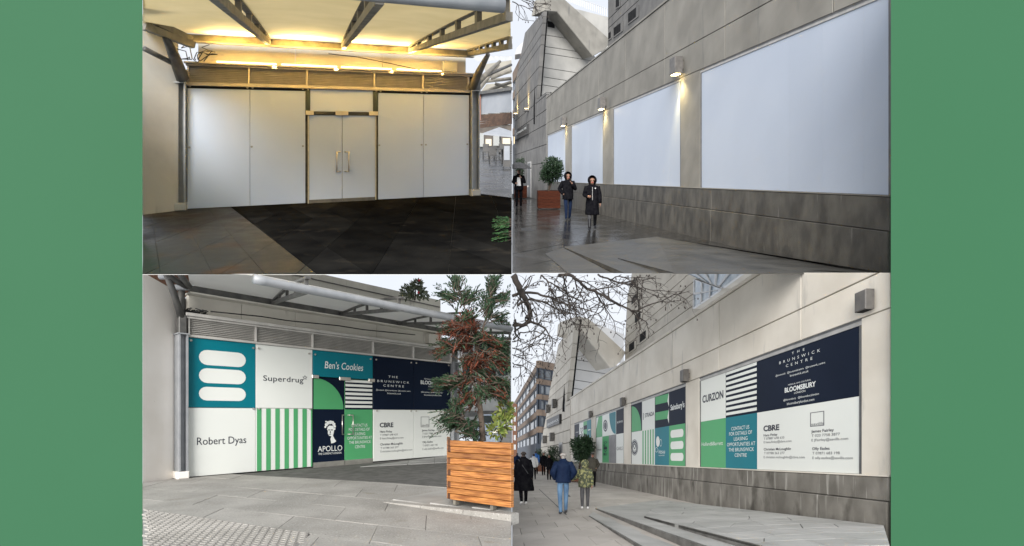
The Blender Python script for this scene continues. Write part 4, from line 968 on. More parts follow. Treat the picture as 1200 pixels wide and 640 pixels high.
def street_wall(pl, a, b, rows, ends, openings, joints, pilm, mats, label, ymin=None, ymax=None):
    """Concrete panels in two rows over window bays, a coping and a two-course plinth."""
    w = Wall(pl, (a - b * 8, 8), (a - b * 60, 60)); S_ = w.s_
    Hc, Hg, Ho, Hs, Hm = rows; kN, kF = S_(ends[0]), S_(ends[1])
    t = empty('street_wall', pl.W(w.P((kN + kF) / 2, 0)), label, 'wall')
    lim = None
    if ymin is not None:               # underside of the deck over the near end
        c0, c1 = w.Q(ends[0], ymin), w.Q(ends[1], ymin); lim = (c0, c1)
    def cut(p):
        if lim: 
            p = clip(p, lim[1], lim[0]) if lim[0][0] < lim[1][0] else clip(p, lim[0], lim[1])
        if ymax is not None and len(p) > 2:
            c0, c1 = w.Q(ends[0], ymax), w.Q(ends[1], ymax); p = clip(p, c0, c1) if c0[0] < c1[0] else clip(p, c1, c0)
        return p if len(p) >= 3 and area(p) > .003 else None
    def piece(name, k0, k1, h0, h1, m, n0=-.18, n1=0.0, c=.008, par=None, gap=.012):
        k0, k1 = max(k0, kN), min(k1, kF)
        if k1 - k0 < .03: return None
        p = cut([(k0 + gap / 2, h0 + gap / 2), (k1 - gap / 2, h0 + gap / 2), (k1 - gap / 2, h1 - gap / 2), (k0 + gap / 2, h1 - gap / 2)])
        if not p: return None
        return MB(pl).wpoly(w, p, n0, n1, c).build(name, m, par or t)
    js = [kN] + [k for k in joints if kN + .05 < k < kF - .05] + [kF]
    core = cut([(kN, Hs - .05), (kF, Hs - .05), (kF, Hc - .02), (kN, Hc - .02)])
    MB(pl).wpoly(w, core, -.30, -.185).build('core', 'recess_dark', t)
    for k0, k1 in zip(js, js[1:]):
        piece('concrete_panel', k0, k1, Hg, Hc, mats[0], gap=.022)
        piece('concrete_panel', k0, k1, Ho, Hg, mats[0], gap=.022)
    piece('coping', kN, kF, Hc, Hc + .10, mats[0], -.3, .035, .01)
    # pilasters: whatever lies between the bays
    edges = sorted([(max(kN, S_(r)), min(kF, S_(l))) for l, r in openings])
    cur = kN
    for k0, k1 in edges + [(kF, kF)]:
        if k0 - cur > .05: piece('pilaster', cur, k0, Hs, Ho, pilm, -.18, .0)
        cur = max(cur, k1)
    # plinth
    pj = [kN] + [k for k in [kN + 6.4 * i for i in range(1, 14)] if k < kF - .3] + [kF]
    for k0, k1 in zip(pj, pj[1:]):
        piece('plinth_block', k0, k1, Hm, Hs, mats[1], -.2, .02, .012, gap=.010)
        piece('plinth_block', k0, k1, -.3, Hm, mats[1], -.2, .05, .015, gap=.010)
    piece('sill', kN, kF, Hs, Hs + .025, mats[0], -.2, .03, .004, gap=0)
    bays = []
    for k0, k1 in edges:
        bay = empty('window_bay', pl.W(w.P((k0 + k1) / 2, Hs)) - Vector(t.location)); bay.parent = t
        for (u0, u1, v0, v1) in ((k0, k1, Ho - .10, Ho - .03), (k0, k1, Ho - .03, Ho)):
            p = cut([(u0, v0), (u1, v0), (u1, v1), (u0, v1)])
            if p: MB(pl).wpoly(w, p, -.16, -.012 if v0 < Ho - .05 else -.004).build('head_frame', 'frame_light' if v0 < Ho - .05 else 'frame_grey', bay)
        for u in (k0, k1 - .05):
            p = cut([(u, Hs + .03), (u + .05, Hs + .03), (u + .05, Ho - .1), (u, Ho - .1)])
            if p and k1 < kF + 9: MB(pl).wpoly(w, p, -.16, -.008).build('side_frame', 'frame_grey', bay)
        bays.append((k0 + .05, k1 - .05, Hs + .03, Ho - .105, bay))
    return t, w, bays, cut

# ---- top right
aT, bT = 8.12, .125
wt = Wall(TR, (aT - bT * 8, 8), (aT - bT * 60, 60))
rowsT = (wt.H_(746, 30.5), wt.H_(746, 87), wt.H_(820, 82), wt.H_(819, 220.8), wt.H_(815, 243.5))
kk = lambda y: wt.s_(600 + F * (aT - bT * y) / y)
jT = [kk(10.8 + 4.2 * i) for i in range(8)]
opT = [(820.5, 1060), (718.5, 797.5), (669.5, 706.5), (641.5, 662.5)]
swT, wT, baysT, cutT = street_wall(TR, aT, bT, rowsT, (1043.4, 640), opT, jT, 'concrete_damp_dim', ('concrete_damp_dim', 'plinth_damp'),
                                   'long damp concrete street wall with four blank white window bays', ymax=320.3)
shT = [[923, 962, 1010], [769, 784], [690], [652]]
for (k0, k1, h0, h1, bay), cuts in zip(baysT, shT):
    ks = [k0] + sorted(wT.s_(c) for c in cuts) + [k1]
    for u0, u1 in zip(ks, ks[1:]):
        if u1 - u0 > .05: MB(TR).wbox(wT, u0 + .001, u1 - .001, h0, h1, -.12, -.03).build('white_board', 'board_rain_dim', bay)
lamp(TR, wT, 799, 77.5, .42, 'lit square lamp between the two nearest white bays in the rain', 130, 'lit lamps on the damp street wall')
lamp(TR, wT, 709.5, 121.5, .42, 'lit square lamp between the second and third white bays in the rain', 110, 'lit lamps on the damp street wall')
lamp(TR, wT, 663.5, 142.5, .42, 'lit square lamp beside the farthest white bay in the rain', 60, 'lit lamps on the damp street wall')

# pavement in the rain
Y2 = F * (TR.h + .012) / 112.0
trg = TR.g
pt = empty('pavement', TR.W((2, 14, 0)), kind='structure')
xw = lambda y: aT - bT * y
MB(TR).slab([(.004, Y2), (xw(Y2), Y2), (xw(62), 62), (.004, 62)], -.0125, -.011).build('bedding', 'joint_dark', pt)
MB(TR).slab([(.004, Y2), (xw(Y2), Y2), (xw(62), 62), (.004, 62)], -.0165, -.0128).build('bounce_sheet', 'bounce_pale', pt)  # added pale underside, reflects light onto the lower street
eC, eD = Vector((.61, .79)), Vector((.12, -.993))
pave(TR, [(.006, Y2), (xw(Y2) - .02, Y2), (xw(45) - .05, 45), (.006, 45)], (.8, 13), eC * 1.35, eD * .95, 'slab_rain', pt, gap=.008, stagger=.5, thick=.011, rows=40, uneven=.004)
MB(TR).slab([trg(612, 270.5), trg(626, 271), trg(622, 267.5), trg(610, 267.5)], -.003, .004).build('drain_cover', 'furniture_dark', pt)
def riser(pl, w, px, m, name, t, thick=.02): return MB(pl).wpx(w, px, -thick, 0).build(name, 'riser_stone' if pl is BR else 'plinth_damp', t)
def sheet(pl, pts, m, name, t, z=.012):
    q = MB(pl); n = len(pts); q.hexa([(p[0], p[1], p[2] - z) for p in pts], [tuple(p) for p in pts]); return q.build(name, m, t)
stp = empty('steps', TR.W((*trg(690, 300), 0)), kind='structure')
R1 = Wall(TR, trg(660, 290), trg(719, 320)); R2 = Wall(TR, trg(724, 303, .05), trg(774, 320, .10)); R0 = Wall(TR, trg(639, 297.5), trg(665, 320))
riser(TR, R1, [(660, 290), (719, 319.8), (731, 319.8), (660, 289.4)], 'step_rain', 'riser', stp)
A = R1.P(*R1.Q(660, 289.4)); Bp = R1.P(*R1.Q(731, 319.8)); E_ = (*trg(770, 277.5), .003); D_ = wt.P(*wt.Q(1020, 319.6)); 
Cq = (*trg(1043, 320.2, .12), .12)
sheet(TR, [A, Bp, R2.P(*R2.Q(774, 319.8)), R2.P(*R2.Q(724, 303))], 'step_rain', 'tread', stp)
sheet(TR, [A, R2.P(*R2.Q(724, 303)), E_], 'step_rain', 'tread', stp)
riser(TR, R2, [(724, 303.4), (774, 319.8), (790, 319.8), (724, 302.4)], 'step_rain', 'riser', stp)
sheet(TR, [R2.P(*R2.Q(724, 302.4)), R2.P(*R2.Q(790, 319.8)), Cq, wt.P(*wt.Q(1043, 320.2), .04), wt.P(*wt.Q(900, 298), .04), E_], 'step_rain', 'platform', stp, .02)
sheet(TR, [(*trg(639, 297.5), .006), (*trg(665, 319.9), .012), (*trg(716, 319.9), .010), (*trg(660, 290.6), .006)], 'step_rain', 'tread', stp, .008)

# ---- stair tower, upper block, far building (rain)
TWs = Wall(TR, tuple(wt.p), tuple(wt.p + wt.d * 5))
yq = wt.y_(628.3)
pc = Vector(((aT - bT * yq), yq)); TW = Wall(TR, tuple(pc), tuple(pc + Vector((1.5, 1)) * 4))
tw = empty('stair_tower', TR.W((pc.x, pc.y, 0)), 'damp concrete stair tower with slanting parapet at the end of the wet street', 'tower')
def jointed(pl, w, poly, cuts, m, n0, n1, t, name, c=.02):
    """A polygon on a wall cut into courses by lines given as photo points."""
    rest = [w.Q(x, y, n1) for x, y in poly]
    for p, q in cuts:
        P_, Q_ = w.Q(*p, n1), w.Q(*q, n1); up = clip(rest, P_, Q_); lo = clip(rest, Q_, P_)
        if len(up) > 2 and len(lo) > 2 and sum(v[1] for v in up) / len(up) < sum(v[1] for v in lo) / len(lo): up, lo = lo, up
        if len(up) > 2 and area(up) > .01: MB(pl).wpoly(w, inset(up, .02), n0, n1, c).build(name, m, t)
        rest = lo
        if len(rest) < 3: return
    MB(pl).wpoly(w, inset(rest, .02), n0, n1, c).build(name, m, t)
def towers(pl, t, ws, wf, street_poly, street_cuts, face_poly, face_cuts, par_poly, back_poly, rail, vent, ms, mf, mp):
    for sp_ in street_poly: MB(pl).wpx(ws, sp_, -.5, -.06).build('core', 'recess_dark', t)
    MB(pl).wpx(wf, face_poly, -.6, -.06).build('core', 'recess_dark', t)
    for i_, sp_ in enumerate(street_poly): jointed(pl, ws, sp_, street_cuts, ms, -.3, .02 + .015 * i_, t, 'wall_course')
    jointed(pl, wf, face_poly, face_cuts, mf, -.3, .0, t, 'wall_course')
    MB(pl).wpx(wf, par_poly, -.4, 1.5, .05).build('slanting_parapet', mp, t)
    MB(pl).wpx(wf, back_poly, -2.6, -2.2).build('rear_wall', mf, t)
    MB(pl).wpx(wf, vent, .0, .03).build('vent', 'recess_dark', t)
    q = MB(pl); (x0, y0), (x1, y1), hgt, n = rail
    pr = lambda x, y: wf.P(*wf.Q(x, y, -2.3), -2.3)
    for i in range(n):
        f = i / (n - 1); x, y = x0 + (x1 - x0) * f, y0 + (y1 - y0) * f; q.tube([pr(x, y), pr(x, y - hgt)], .03, 5)
    q.tube([pr(x0, y0 - hgt), pr(x1, y1 - hgt)], .04, 5); q.build('railing', 'white_frame', t)
def cv(x, y, vx, vy, x0=598, x1=650):  # course line through (x,y) towards a vanishing point
    s_ = (y - vy) / (x - vx); return ((x1, y + s_ * (x1 - x)), (x0, y + s_ * (x0 - x)))
ctsT = [cv(632, y, 525, 208) for y in (33, 45, 55, 78, 98, 118, 134, 150, 172, 192)]
fctT = [((700, y + .16 * 64), (620, y - .16 * 16)) for y in (40.5, 54, 62, 79, 90, 99.5)]
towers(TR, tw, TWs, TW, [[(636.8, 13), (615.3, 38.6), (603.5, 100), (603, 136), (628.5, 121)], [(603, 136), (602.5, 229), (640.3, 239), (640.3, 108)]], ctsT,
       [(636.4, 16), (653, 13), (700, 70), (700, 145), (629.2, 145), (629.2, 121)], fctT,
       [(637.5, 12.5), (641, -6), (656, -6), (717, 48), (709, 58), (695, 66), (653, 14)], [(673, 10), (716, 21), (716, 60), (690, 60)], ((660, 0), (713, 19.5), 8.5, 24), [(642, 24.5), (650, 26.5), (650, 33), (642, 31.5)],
       'tower_damp', 'tower_light_damp', 'concrete_damp_dim')
sgt = empty('wall_sign', TR.W(wt.P(*wt.Q(610, 160))), 'black box sign on the damp tower wall', 'sign')
MB(TR).wpx(TWs, [(603, 153), (617.6, 145), (617.6, 157), (603, 164)], .02, .25, .02).build('box', 'sign_black', sgt)
text(TWs, 'BRUNSWICK', 'letter_white', sgt, 616.6, 604.4, 151, 2.6, n=.26)
def uplight(pl, w, px, py, label, e):
    k, H = w.Q(px, py); t = empty('up_light', pl.W(w.P(k, H, .02)), label, 'lamp', 'up lights on the damp tower'); a = .35
    MB(pl).wbox(w, k - a, k + a, H - a * .6, H, .02, .5, .02).build('case', 'lamp_case', t); MB(pl).wbox(w, k - a * .7, k + a * .7, H, H + .03, .1, .42).build('lens', 'lamp_glow', t)
    li = bpy.data.lights.new('lamp_light', 'SPOT'); li.energy = e; li.color = (1, .70, .30); li.spot_size = math.radians(60); li.spot_blend = .8; li.shadow_soft_size = .1
    lo = bpy.data.objects.new('lamp_light', li); COL.objects.link(lo); lo.parent = t; lo.location = pl.W(w.P(k, H + .1, .3)) - Vector(t.location)
    d = Vector((-w.n.x * .12, -w.n.y * .12, 1)); lo.rotation_euler = (-d).to_track_quat('Z', 'Y').to_euler()
uplight(TR, TWs, 619.5, 128, 'lit up light on the damp tower above the black sign', 500); uplight(TR, TWs, 606.5, 133.5, 'lit up light at the far end of the damp tower', 500)

def block(pl, w, poly, cuts, opens, m, t, name='wall_course'):
    MB(pl).wpx(w, poly, -.9, -.3).build('core', 'recess_dark', t)
    jointed(pl, w, poly, cuts, m, -.28, 0, t, name)
    for o_ in opens:
        q = MB(pl).wpx(w, o_, .0, .02); op = q.build('opening_shade', 'recess_dark', t)  # dark plate on the wall face, standing in for the opening's inner shade
        k = [w.Q(x, y, .02) for x, y in o_]
        MB(pl).wpoly(w, [k[0], k[1], (k[1][0], k[1][1] + .10), (k[0][0], k[0][1] + .10)], .021, .05).build('sill', m, op)
        j = .22 * (k[3][0] - k[2][0]) if abs(k[3][0] - k[2][0]) > .01 else .1
        MB(pl).wpoly(w, [k[1], k[2], (k[2][0] + j, k[2][1]), (k[1][0] + j, k[1][1])], .021, .04).build('jamb', m, op)
BWp = wt.p - wt.n * 5; BW = Wall(TR, tuple(BWp), tuple(BWp + wt.d * 5))
ub_ = empty('upper_block', TR.W(BW.P(14, 6)), 'damp concrete upper storeys with dark openings above the wet street wall', 'building')
block(TR, BW, [(712.6, 60), (712.6, -8), (806, -8), (806, 4), (760, 44)], [cv(740, y, 525, 208, 700, 810) for y in (-4, 8, 36, 50)],
      [[(719, 44.5), (730, 36.5), (730, 24.5), (719, 33)], [(736, 29), (748.5, 19.5), (748.5, 6), (736, 16)], [(721.5, 11), (727, 8), (727, -4), (721.5, 0)], [(712.8, 48), (717, 45), (717, 36), (712.8, 39)]], 'tower_damp', ub_)
def office(pl, px, y, vpx, floors, bands, label, lit, ncol, rightpx, rdir, top, roof):
    """Brick office block with ribbon windows; floors = photo rows on the corner column."""
    c = Vector(((px - 600) / F * y, y)); wl_ = Wall(pl, tuple(c), tuple(c + Vector(((vpx - 600) / F, 1)) * 5)); wr = Wall(pl, tuple(c), tuple(c + Vector(rdir) * 5))
    t = empty('office_block', pl.W((c.x, c.y, 0)), label, 'building')
    for w, ends_, nc in ((wl_, 600.6, ncol), (wr, rightpx, 3)):
        k1 = abs(w.s_(ends_)); sg_ = 1 if w.s_(ends_) > 0 else -1
        kk_ = lambda k: k * sg_
        Ht = w.H_(px, top); MB(pl).wbox(w, kk_(1.7), kk_(k1), -.5, Ht - .05, -1.5, -.25).build('core', 'recess_dark', t)
        prev = top
        for (a_, b_) in floors:
            h1, h0 = w.H_(px, prev), w.H_(px, a_); MB(pl).wbox(w, -.001 * sg_, kk_(k1), h0, h1, -.4, .0).build('brick_band', 'brick_far', t)
            g1, g0 = w.H_(px, a_), w.H_(px, b_)
            fr = MB(pl); fr.wbox(w, 0, kk_(k1), g0, g0 + .14, -.35, -.1).wbox(w, 0, kk_(k1), g1 - .14, g1, -.35, -.1); wd = k1 / nc
            fb_ = None
            for i in range(nc + 1): fr.wbox(w, kk_(max(0, i * wd - .12)), kk_(min(k1, i * wd + .12)), g0 + .14, g1 - .14, -.35, -.1)
            fb_ = fr.build('window_frame', 'frame_navy', t)
            for i in range(nc):
                MB(pl).wbox(w, kk_(i * wd + .13), kk_((i + 1) * wd - .13), g0 + .15, g1 - .15, -.3, -.2).build('pane', 'window_lit' if lit and RND.random() < .5 else 'window_blue', fb_)
            prev = b_
        MB(pl).wbox(w, 0, kk_(k1), -.5, w.H_(px, prev), -.4, .0).build('ground_floor', 'frame_navy', t)
    if roof:
        A_ = [wr.P(*wr.Q(x, yy, -3), -3) for x, yy in roof]; MB(pl).hexa(A_, [Vector(p) + Vector((0, 3, 0)) for p in A_]).build('roof_room', 'white_frame', t)
    return t
office(TR, 612.4, 66, 540, [(76, 90), (100, 115), (125, 140), (150, 163)], None, 'brick office block with lit windows beyond the damp tower', True, 5, 624, (1.2, 1), 62, [(603.5, 64), (615, 62), (615, 47), (606, 56)])
# ---- bottom right: the same wall by day with printed bays
aB, bB = 6.05, .0583
wb0 = Wall(BR, (aB - bB * 8, 8), (aB - bB * 60, 60))
rowsB = (wb0.H_(740, 420.5), wb0.H_(793, 429.7), wb0.H_(855, 429.7), wb0.H_(819, 548.3), wb0.H_(816, 563.4))
kb_ = lambda y: wb0.s_(600 + F * (aB - bB * y) / y)
y_of = lambda px: wb0.y_(px)
jB = sorted(wb0.s_(p) for p in (939, 842.6, 787.8, 751.6)); dj = jB[-1] - jB[-2]; jB += [jB[-1] + dj * i for i in range(1, 8)]
opB = [(819.5, 1009), (739.2, 803.5), (698, 731), (673, 692.8)]
swB, wB, baysB, cutB = street_wall(BR, aB, bB, rowsB, (1043.4, 668), opB, jB, 'concrete_dry', ('concrete_dry', 'plinth_dry'),
                                   'long pale concrete street wall with four printed window bays', ymin=319.7)
lampB = 'unlit lamps on the pale street wall'
lamp(BR, wB, 1021, 353, .22, 'unlit square lamp above the right end of the largest printed bay', 0, lampB)
lamp(BR, wB, 807, 440.5, .25, 'unlit square lamp between the two largest printed bays', 0, lampB)
lamp(BR, wB, 733, 471, .25, 'unlit square lamp between the second and third printed bays', 0, lampB)
lamp(BR, wB, 694.5, 485.5, .25, 'unlit square lamp beside the farthest printed bay', 0, lampB)

NB = -.022
def tile(bay, k0, k1, h0, h1, m, name='printed_panel'): return MB(BR).wbox(wB, k0, k1, h0, h1, -.12, NB).build(name, m, bay)
# the wall runs away to the left, so k grows leftwards: letters are laid from the far side to the near side
KB = lambda px: wB.s_(px, NB)
def tx(body, par, px0, px1, pyb, cap, m='letter_white', bold=0.0, shear=0.0): text(wB, body, m, par, px0, px1, pyb, cap, n=NB + .004, bold=bold, shear=shear)
fl = lambda pts, m, par, d=.002, name='print': flat(wB, pts, m, par, NB + d, name)
def fq(par, x0, x1, h0, h1, m, d=.002, name='print'): return fl([(KB(x0), h0), (KB(x1), h0), (KB(x1), h1), (KB(x0), h1)], m, par, d, name)
k0, k1, hs, ho, bay = baysB[0]
hm = wB.H_(820, 494.6, NB)
q1 = tile(bay, KB(820.6), KB(850.4), hm, ho, 'print_white'); tx('CURZON', q1, 823.2, 847.6, 472.2, 8.0, 'ink', .03)
q2 = tile(bay, KB(850.5), KB(887.2), hm, ho, 'navy')
ns = 9
for i in range(ns):
    h0_ = hm + (ho - hm) * (i + .42) / ns; fq(q2, 850.9, 886.9, h0_, h0_ + (ho - hm) / ns * .55, 'print_white', name='stripe_print')
q3 = tile(bay, KB(887.3), k0, hm, ho, 'navy')
q4 = tile(bay, KB(820.6), KB(850.4), hs, hm - .002, 'leaf_green_print'); tx('Holland&Barrett', q4, 822.3, 847, 522.6, 4.0)
q5 = tile(bay, KB(850.5), KB(887.2), hs, hm - .002, 'teal')
for (t_, a, b, y) in (('CONTACT US', 857, 878, 504.6), ('FOR DETAILS OF', 854.5, 881.3, 510.8), ('LEASING', 860, 876, 516.6), ('OPPORTUNITIES AT', 852, 885, 523.2), ('THE BRUNSWICK', 854, 883.6, 529.2), ('CENTRE', 861, 875, 535.4)):
    tx(t_, q5, a, b, y, 4.0)
q6 = tile(bay, KB(887.3), k0, hs, hm - .002, 'print_white')
for (t_, a, b, y, c, bo) in (('T   H   E', 928, 942.7, 415.6, 2.8, 0), ('B  R  U  N  S  W  I  C  K', 913.2, 961, 427, 3.1, 0), ('C  E  N  T  R  E', 921, 952, 430.6, 3.1, 0), ('@brunswick   @brunswickcentre   @brunswick_centre', 909, 967, 441.6, 2.0, 0),
                             ('brunswick.co.uk', 925.8, 947.4, 441.6, 2.6, 0), ('MEDICAL AND CULTURAL', 923.7, 950.4, 452, 1.6, 0), ('BLOOMSBURY', 919.6, 956, 460.2, 5.2, .03), ('LONDON', 930.7, 943.7, 461.8, 2.3, 0),
                             ('@bloomsbury   @bloomsburylondon', 918, 959.6, 470.2, 2.2, 0), ('bloomsburylondon.com', 922.2, 954.2, 474.8, 2.8, 0)):
    tx(t_, q3, a, b, y, c, bold=bo)
for (t_, a, b, y, c, bo) in (('CBRE', 894.6, 913.2, 505.4, 6.0, .04), ('Hans Finlay', 894.8, 911, 511.6, 2.7, .012), ('T 07887 648 633', 895, 919, 515.4, 2.5, 0), ('E hans.finlay@cbre.com', 895, 927.5, 519.6, 2.5, 0),
                             ('Christian McLoughlin', 895, 926.8, 528, 2.7, .012), ('T 07788 363 277', 895.4, 919.4, 532.4, 2.5, 0), ('E christian.mcloughlin@cbre.com', 895, 943, 537, 2.5, 0),
                             ('James Fairley', 950.7, 977.2, 507.2, 3.1, .012), ('T 020 7758 3877', 951, 984.2, 512.2, 2.9, 0), ('E JFairley@savills.com', 951, 994, 517.4, 2.9, 0),
                             ('Olly Eades', 951.7, 972.2, 527.4, 3.1, .012), ('T 07871 683 198', 952, 984, 532.6, 2.9, 0), ('E olly.eades@savills.com', 952, 999.4, 538, 2.9, 0), ('savills', 950.7, 965.5, 498.9, 3.2, 0)):
    tx(t_, q6, a, b, y, c, 'ink' if bo else 'ink_grey', bo)
xa, xb, ha, hb_ = KB(949.6), KB(966), wB.H_(950, 483.6, NB), wB.H_(950, 500.2, NB)
for (u0, u1, v0, v1) in ((xa, xb, ha - .012, ha), (xa, xb, hb_, hb_ + .012), (xa, xa + (.02 if xb > xa else -.02), hb_, ha), (xb, xb - (.02 if xb > xa else -.02), hb_, ha)):
    fl([(u0, v0), (u1, v0), (u1, v1), (u0, v1)], 'ink_grey', q6, .003, 'logo_frame')
# second bay: eight tiles
k0, k1, hs, ho, bay = baysB[1]; hm = wB.H_(740, 506.6, NB)
E2 = [KB(739.8), KB(752.4), KB(767.4), KB(784), KB(803)]
e2 = [739.8, 752.4, 767.4, 784, 803]
def T2(i, topr, m): return tile(bay, E2[i] - .001, E2[i + 1] + .001, hm if topr else hs, ho if topr else hm - .002, m)
def curve_print(par, xa_, xb_, h0, h1, m, flip=False, d=.002):
    ka, kb2 = KB(xa_), KB(xb_); pts = [(ka, h0), (kb2, h0)] if not flip else [(ka, h1), (kb2, h1)]
    arc_ = []
    for i in range(13):
        t = i / 12 * math.pi / 2; x = ka + (kb2 - ka) * math.cos(t); h = h0 + (h1 - h0) * math.sin(t) if not flip else h1 - (h1 - h0) * math.sin(t); arc_.append((x, h))
    fl([pts[0]] + arc_, m, par, d, 'curve_print')
a_ = T2(0, 1, 'navy'); curve_print(a_, 740, 751.6, hm + .01, ho - .05, 'leaf_green_print')
a_ = T2(1, 1, 'print_white'); tx('STRADA', a_, 755.6, 766.6, 489.3, 4.4, 'ink', .02); fq(a_, 753.6, 754.2, wB.H_(754, 492, NB), wB.H_(754, 484, NB), 'ink')
a_ = T2(2, 1, 'navy')
for j in (1, 3): 
    h0_ = hm + (ho - hm) * j / 4; h1_ = h0_ + (ho - hm) / 4; fl([(KB(768), h0_), (KB(783.4), h0_ - .03), (KB(783.4), h1_ - .03), (KB(768), h1_)], 'leaf_green_print', a_)
fl([(E2[3], hm + .25 * (ho - hm) - .2), (E2[3] + .0, hm + .25 * (ho - hm) + .3), (KB(782.2), hm + .25 * (ho - hm))], 'print_white', a_, .003); fl([(E2[3], hm + .75 * (ho - hm) - .2), (E2[3], hm + .75 * (ho - hm) + .3), (KB(782.2), hm + .75 * (ho - hm))], 'print_white', a_, .003)
a_ = T2(3, 1, 'navy'); tx("Sainsbury's", a_, 785.8, 802, 481, 6.2, bold=.02)
a_ = T2(0, 0, 'print_white')
def ring(par, px, py, rx, ry, m, d, inner=0.0, name='logo_ring'):
    c = [wB.Q(px + rx * math.cos(i * math.pi / 12), py + ry * math.sin(i * math.pi / 12), NB + d) for i in range(24)]
    if not inner: return fl(c, m, par, d, name)
    ci = [wB.Q(px + inner * rx * math.cos(i * math.pi / 12), py + inner * ry * math.sin(i * math.pi / 12), NB + d) for i in range(24)]
    q = MB(BR); q.add([wB.P(k, H, NB + d) for k, H in c + ci], [(i, (i + 1) % 24, 24 + (i + 1) % 24, 24 + i) for i in range(24)]); return q.build(name, m, par, recalc=False)
ring(a_, 743.6, 524.4, 4.1, 9.4, 'ink', .002); ring(a_, 743.6, 524.4, 3.7, 8.6, 'print_white', .003, .93); ring(a_, 743.6, 524.4, 2.4, 5.6, 'print_white', .003, .9)
for dx, dy, rx, ry in ((0, -1.5, .8, 1.8), (-1.2, 1.6, .5, 2.2), (1.2, 1.6, .5, 2.2), (0, 3, .7, 1.4)): ring(a_, 743.6 + dx, 524.4 + dy, rx, ry, 'print_white', .004, 0, 'logo_mark')
a_ = T2(1, 0, 'print_white')
for i in range(5): fq(a_, 752.9 + i * 2.95, 754.3 + i * 2.95, hs + .01, hm - .02, 'leaf_green_print', name='stripe_print')
a_ = T2(2, 0, 'teal'); tx('itsu', a_, 772, 779.2, 531.5, 4.6); tx('eat beautiful', a_, 772, 778.6, 534.4, 1.5); ring(a_, 770.9, 517.5, 2.1, 6.2, 'print_white', .003, 0, 'logo_mark')
ring(a_, 774.3, 519, 1.3, 4.2, 'letter_white', .003, .85, 'logo_mark'); ring(a_, 769.4, 527.2, 1.7, 2.9, 'letter_white', .003, .85, 'logo_mark')
a_ = T2(3, 0, 'leaf_green_print')
ka, kb2 = sorted((KB(785.8), KB(801)))
for i in range(3):
    h0_ = hs + (hm - hs) * (.12 + .285 * i); fl(pill(ka, kb2, h0_, h0_ + (hm - hs) * .19), 'print_white', a_, .002, 'pill_print')
# third bay
k0, k1, hs, ho, bay = baysB[2]; hm = wB.H_(698.4, 513, NB); e3 = [698.5, 705.8, 713.4, 722, 730.6]
def T3(i, topr, m): return tile(bay, KB(e3[i]) - .001, KB(e3[i + 1]) + .001, hm if topr else hs, ho if topr else hm - .002, m)
a_ = T3(0, 1, 'leaf_green_print'); fl([(KB(698.6), ho - .02), (KB(698.6), hm + .4), (KB(701.5), ho - .02)], 'print_white', a_)
a_ = T3(1, 1, 'print_white'); ring(a_, 709.4, 499, 2.6, 7.0, 'ink', .002, 0, 'logo_disc'); ring(a_, 709.4, 499, 1.8, 5.0, 'print_white', .003, .85); 
a_ = T3(2, 1, 'print_white'); curve_print(a_, 721.6, 714, hm + .02, ho - .02, 'teal', flip=True)
a_ = T3(3, 1, 'navy'); tx('BRUNSWICK', a_, 723, 730, 496.4, 2.2)
a_ = T3(0, 0, 'print_white'); tx('rymans', a_, 700, 704.6, 528.2, 2.6, 'ink')
a_ = T3(1, 0, 'leaf_green_print')
for i, c_ in enumerate('OLIVE'): tx(c_, a_, 707.4, 711.4, 520 + i * 3.4, 2.6, 'ink', .02)
a_ = T3(2, 0, 'ink_grey')
for i in range(8): fq(a_, 713.7 + i * 1.02, 714.15 + i * 1.02, hs + .01, hm - .02, 'frame_light', name='stripe_print')
a_ = T3(3, 0, 'print_white'); tx('GAILS', a_, 722.6, 729.6, 527.8, 4.0, 'ink')
# fourth bay
k0, k1, hs, ho, bay = baysB[3]; hm = wB.H_(674, 517, NB); e4 = [673.4, 678.8, 683.7, 688, 692.4]
def T4(i, topr, m): return tile(bay, KB(e4[i]) - .001, KB(e4[i + 1]) + .001, hm if topr else hs, ho if topr else hm - .002, m)
a_ = T4(0, 1, 'navy'); tx('waitrose', a_, 674.6, 678, 507.6, 1.6)
a_ = T4(1, 1, 'print_white')
for i, c_ in enumerate('HOTEL'): tx(c_, a_, 680.2, 682.8, 503.5 + i * 2.5, 2.0, 'ink', .02)
a_ = T4(2, 1, 'leaf_green_print')
for i in range(2): fq(a_, 683.8, 687.9, hm + (ho - hm) * (.05 + .5 * i), hm + (ho - hm) * (.28 + .5 * i), 'navy')
a_ = T4(3, 1, 'teal'); fq(a_, 689, 692, hm + (ho - hm) * .45, hm + (ho - hm) * .5, 'print_white')
for i, m_ in enumerate(('print_white', 'leaf_green_print', 'print_white', 'navy')): T4(i, 0, m_)

# pavement and steps
brg = BR.g; pb = empty('pavement', BR.W((2, 12, 0)), kind='structure')
xb_ = lambda y: aB - bB * y
RX = (1043 - 600) / F
MB(BR).slab([(.004, 5.5), (RX * 5.5, 5.5), (RX * 7.6, 7.6), (xb_(92), 92), (.004, 92)], -.06, -.03).build('bedding', 'joint_grey', pb)
eE, eF = Vector((.61, .79)), Vector((.02, -.9998))
pave(BR, [(.006, 5.6), (RX * 5.6, 5.6), (RX * 7.55, 7.55), (xb_(34) - .02, 34), (.006, 34)], (1.18, 11.6), eE * 1.15, eF * .80, 'slab_street', pb, gap=.007, stagger=.5, rows=44)
MB(BR).slab([(.006, 34), (xb_(34), 34), (xb_(92), 92), (.006, 92)], -.02, .001).build('far_paving', 'slab_street', pb)
MB(BR).slab([brg(631, 573.2), brg(663.2, 603.6), brg(664.6, 603.4), brg(632, 573.2)], -.01, .0035).build('drain_channel', 'furniture_dark', pb)
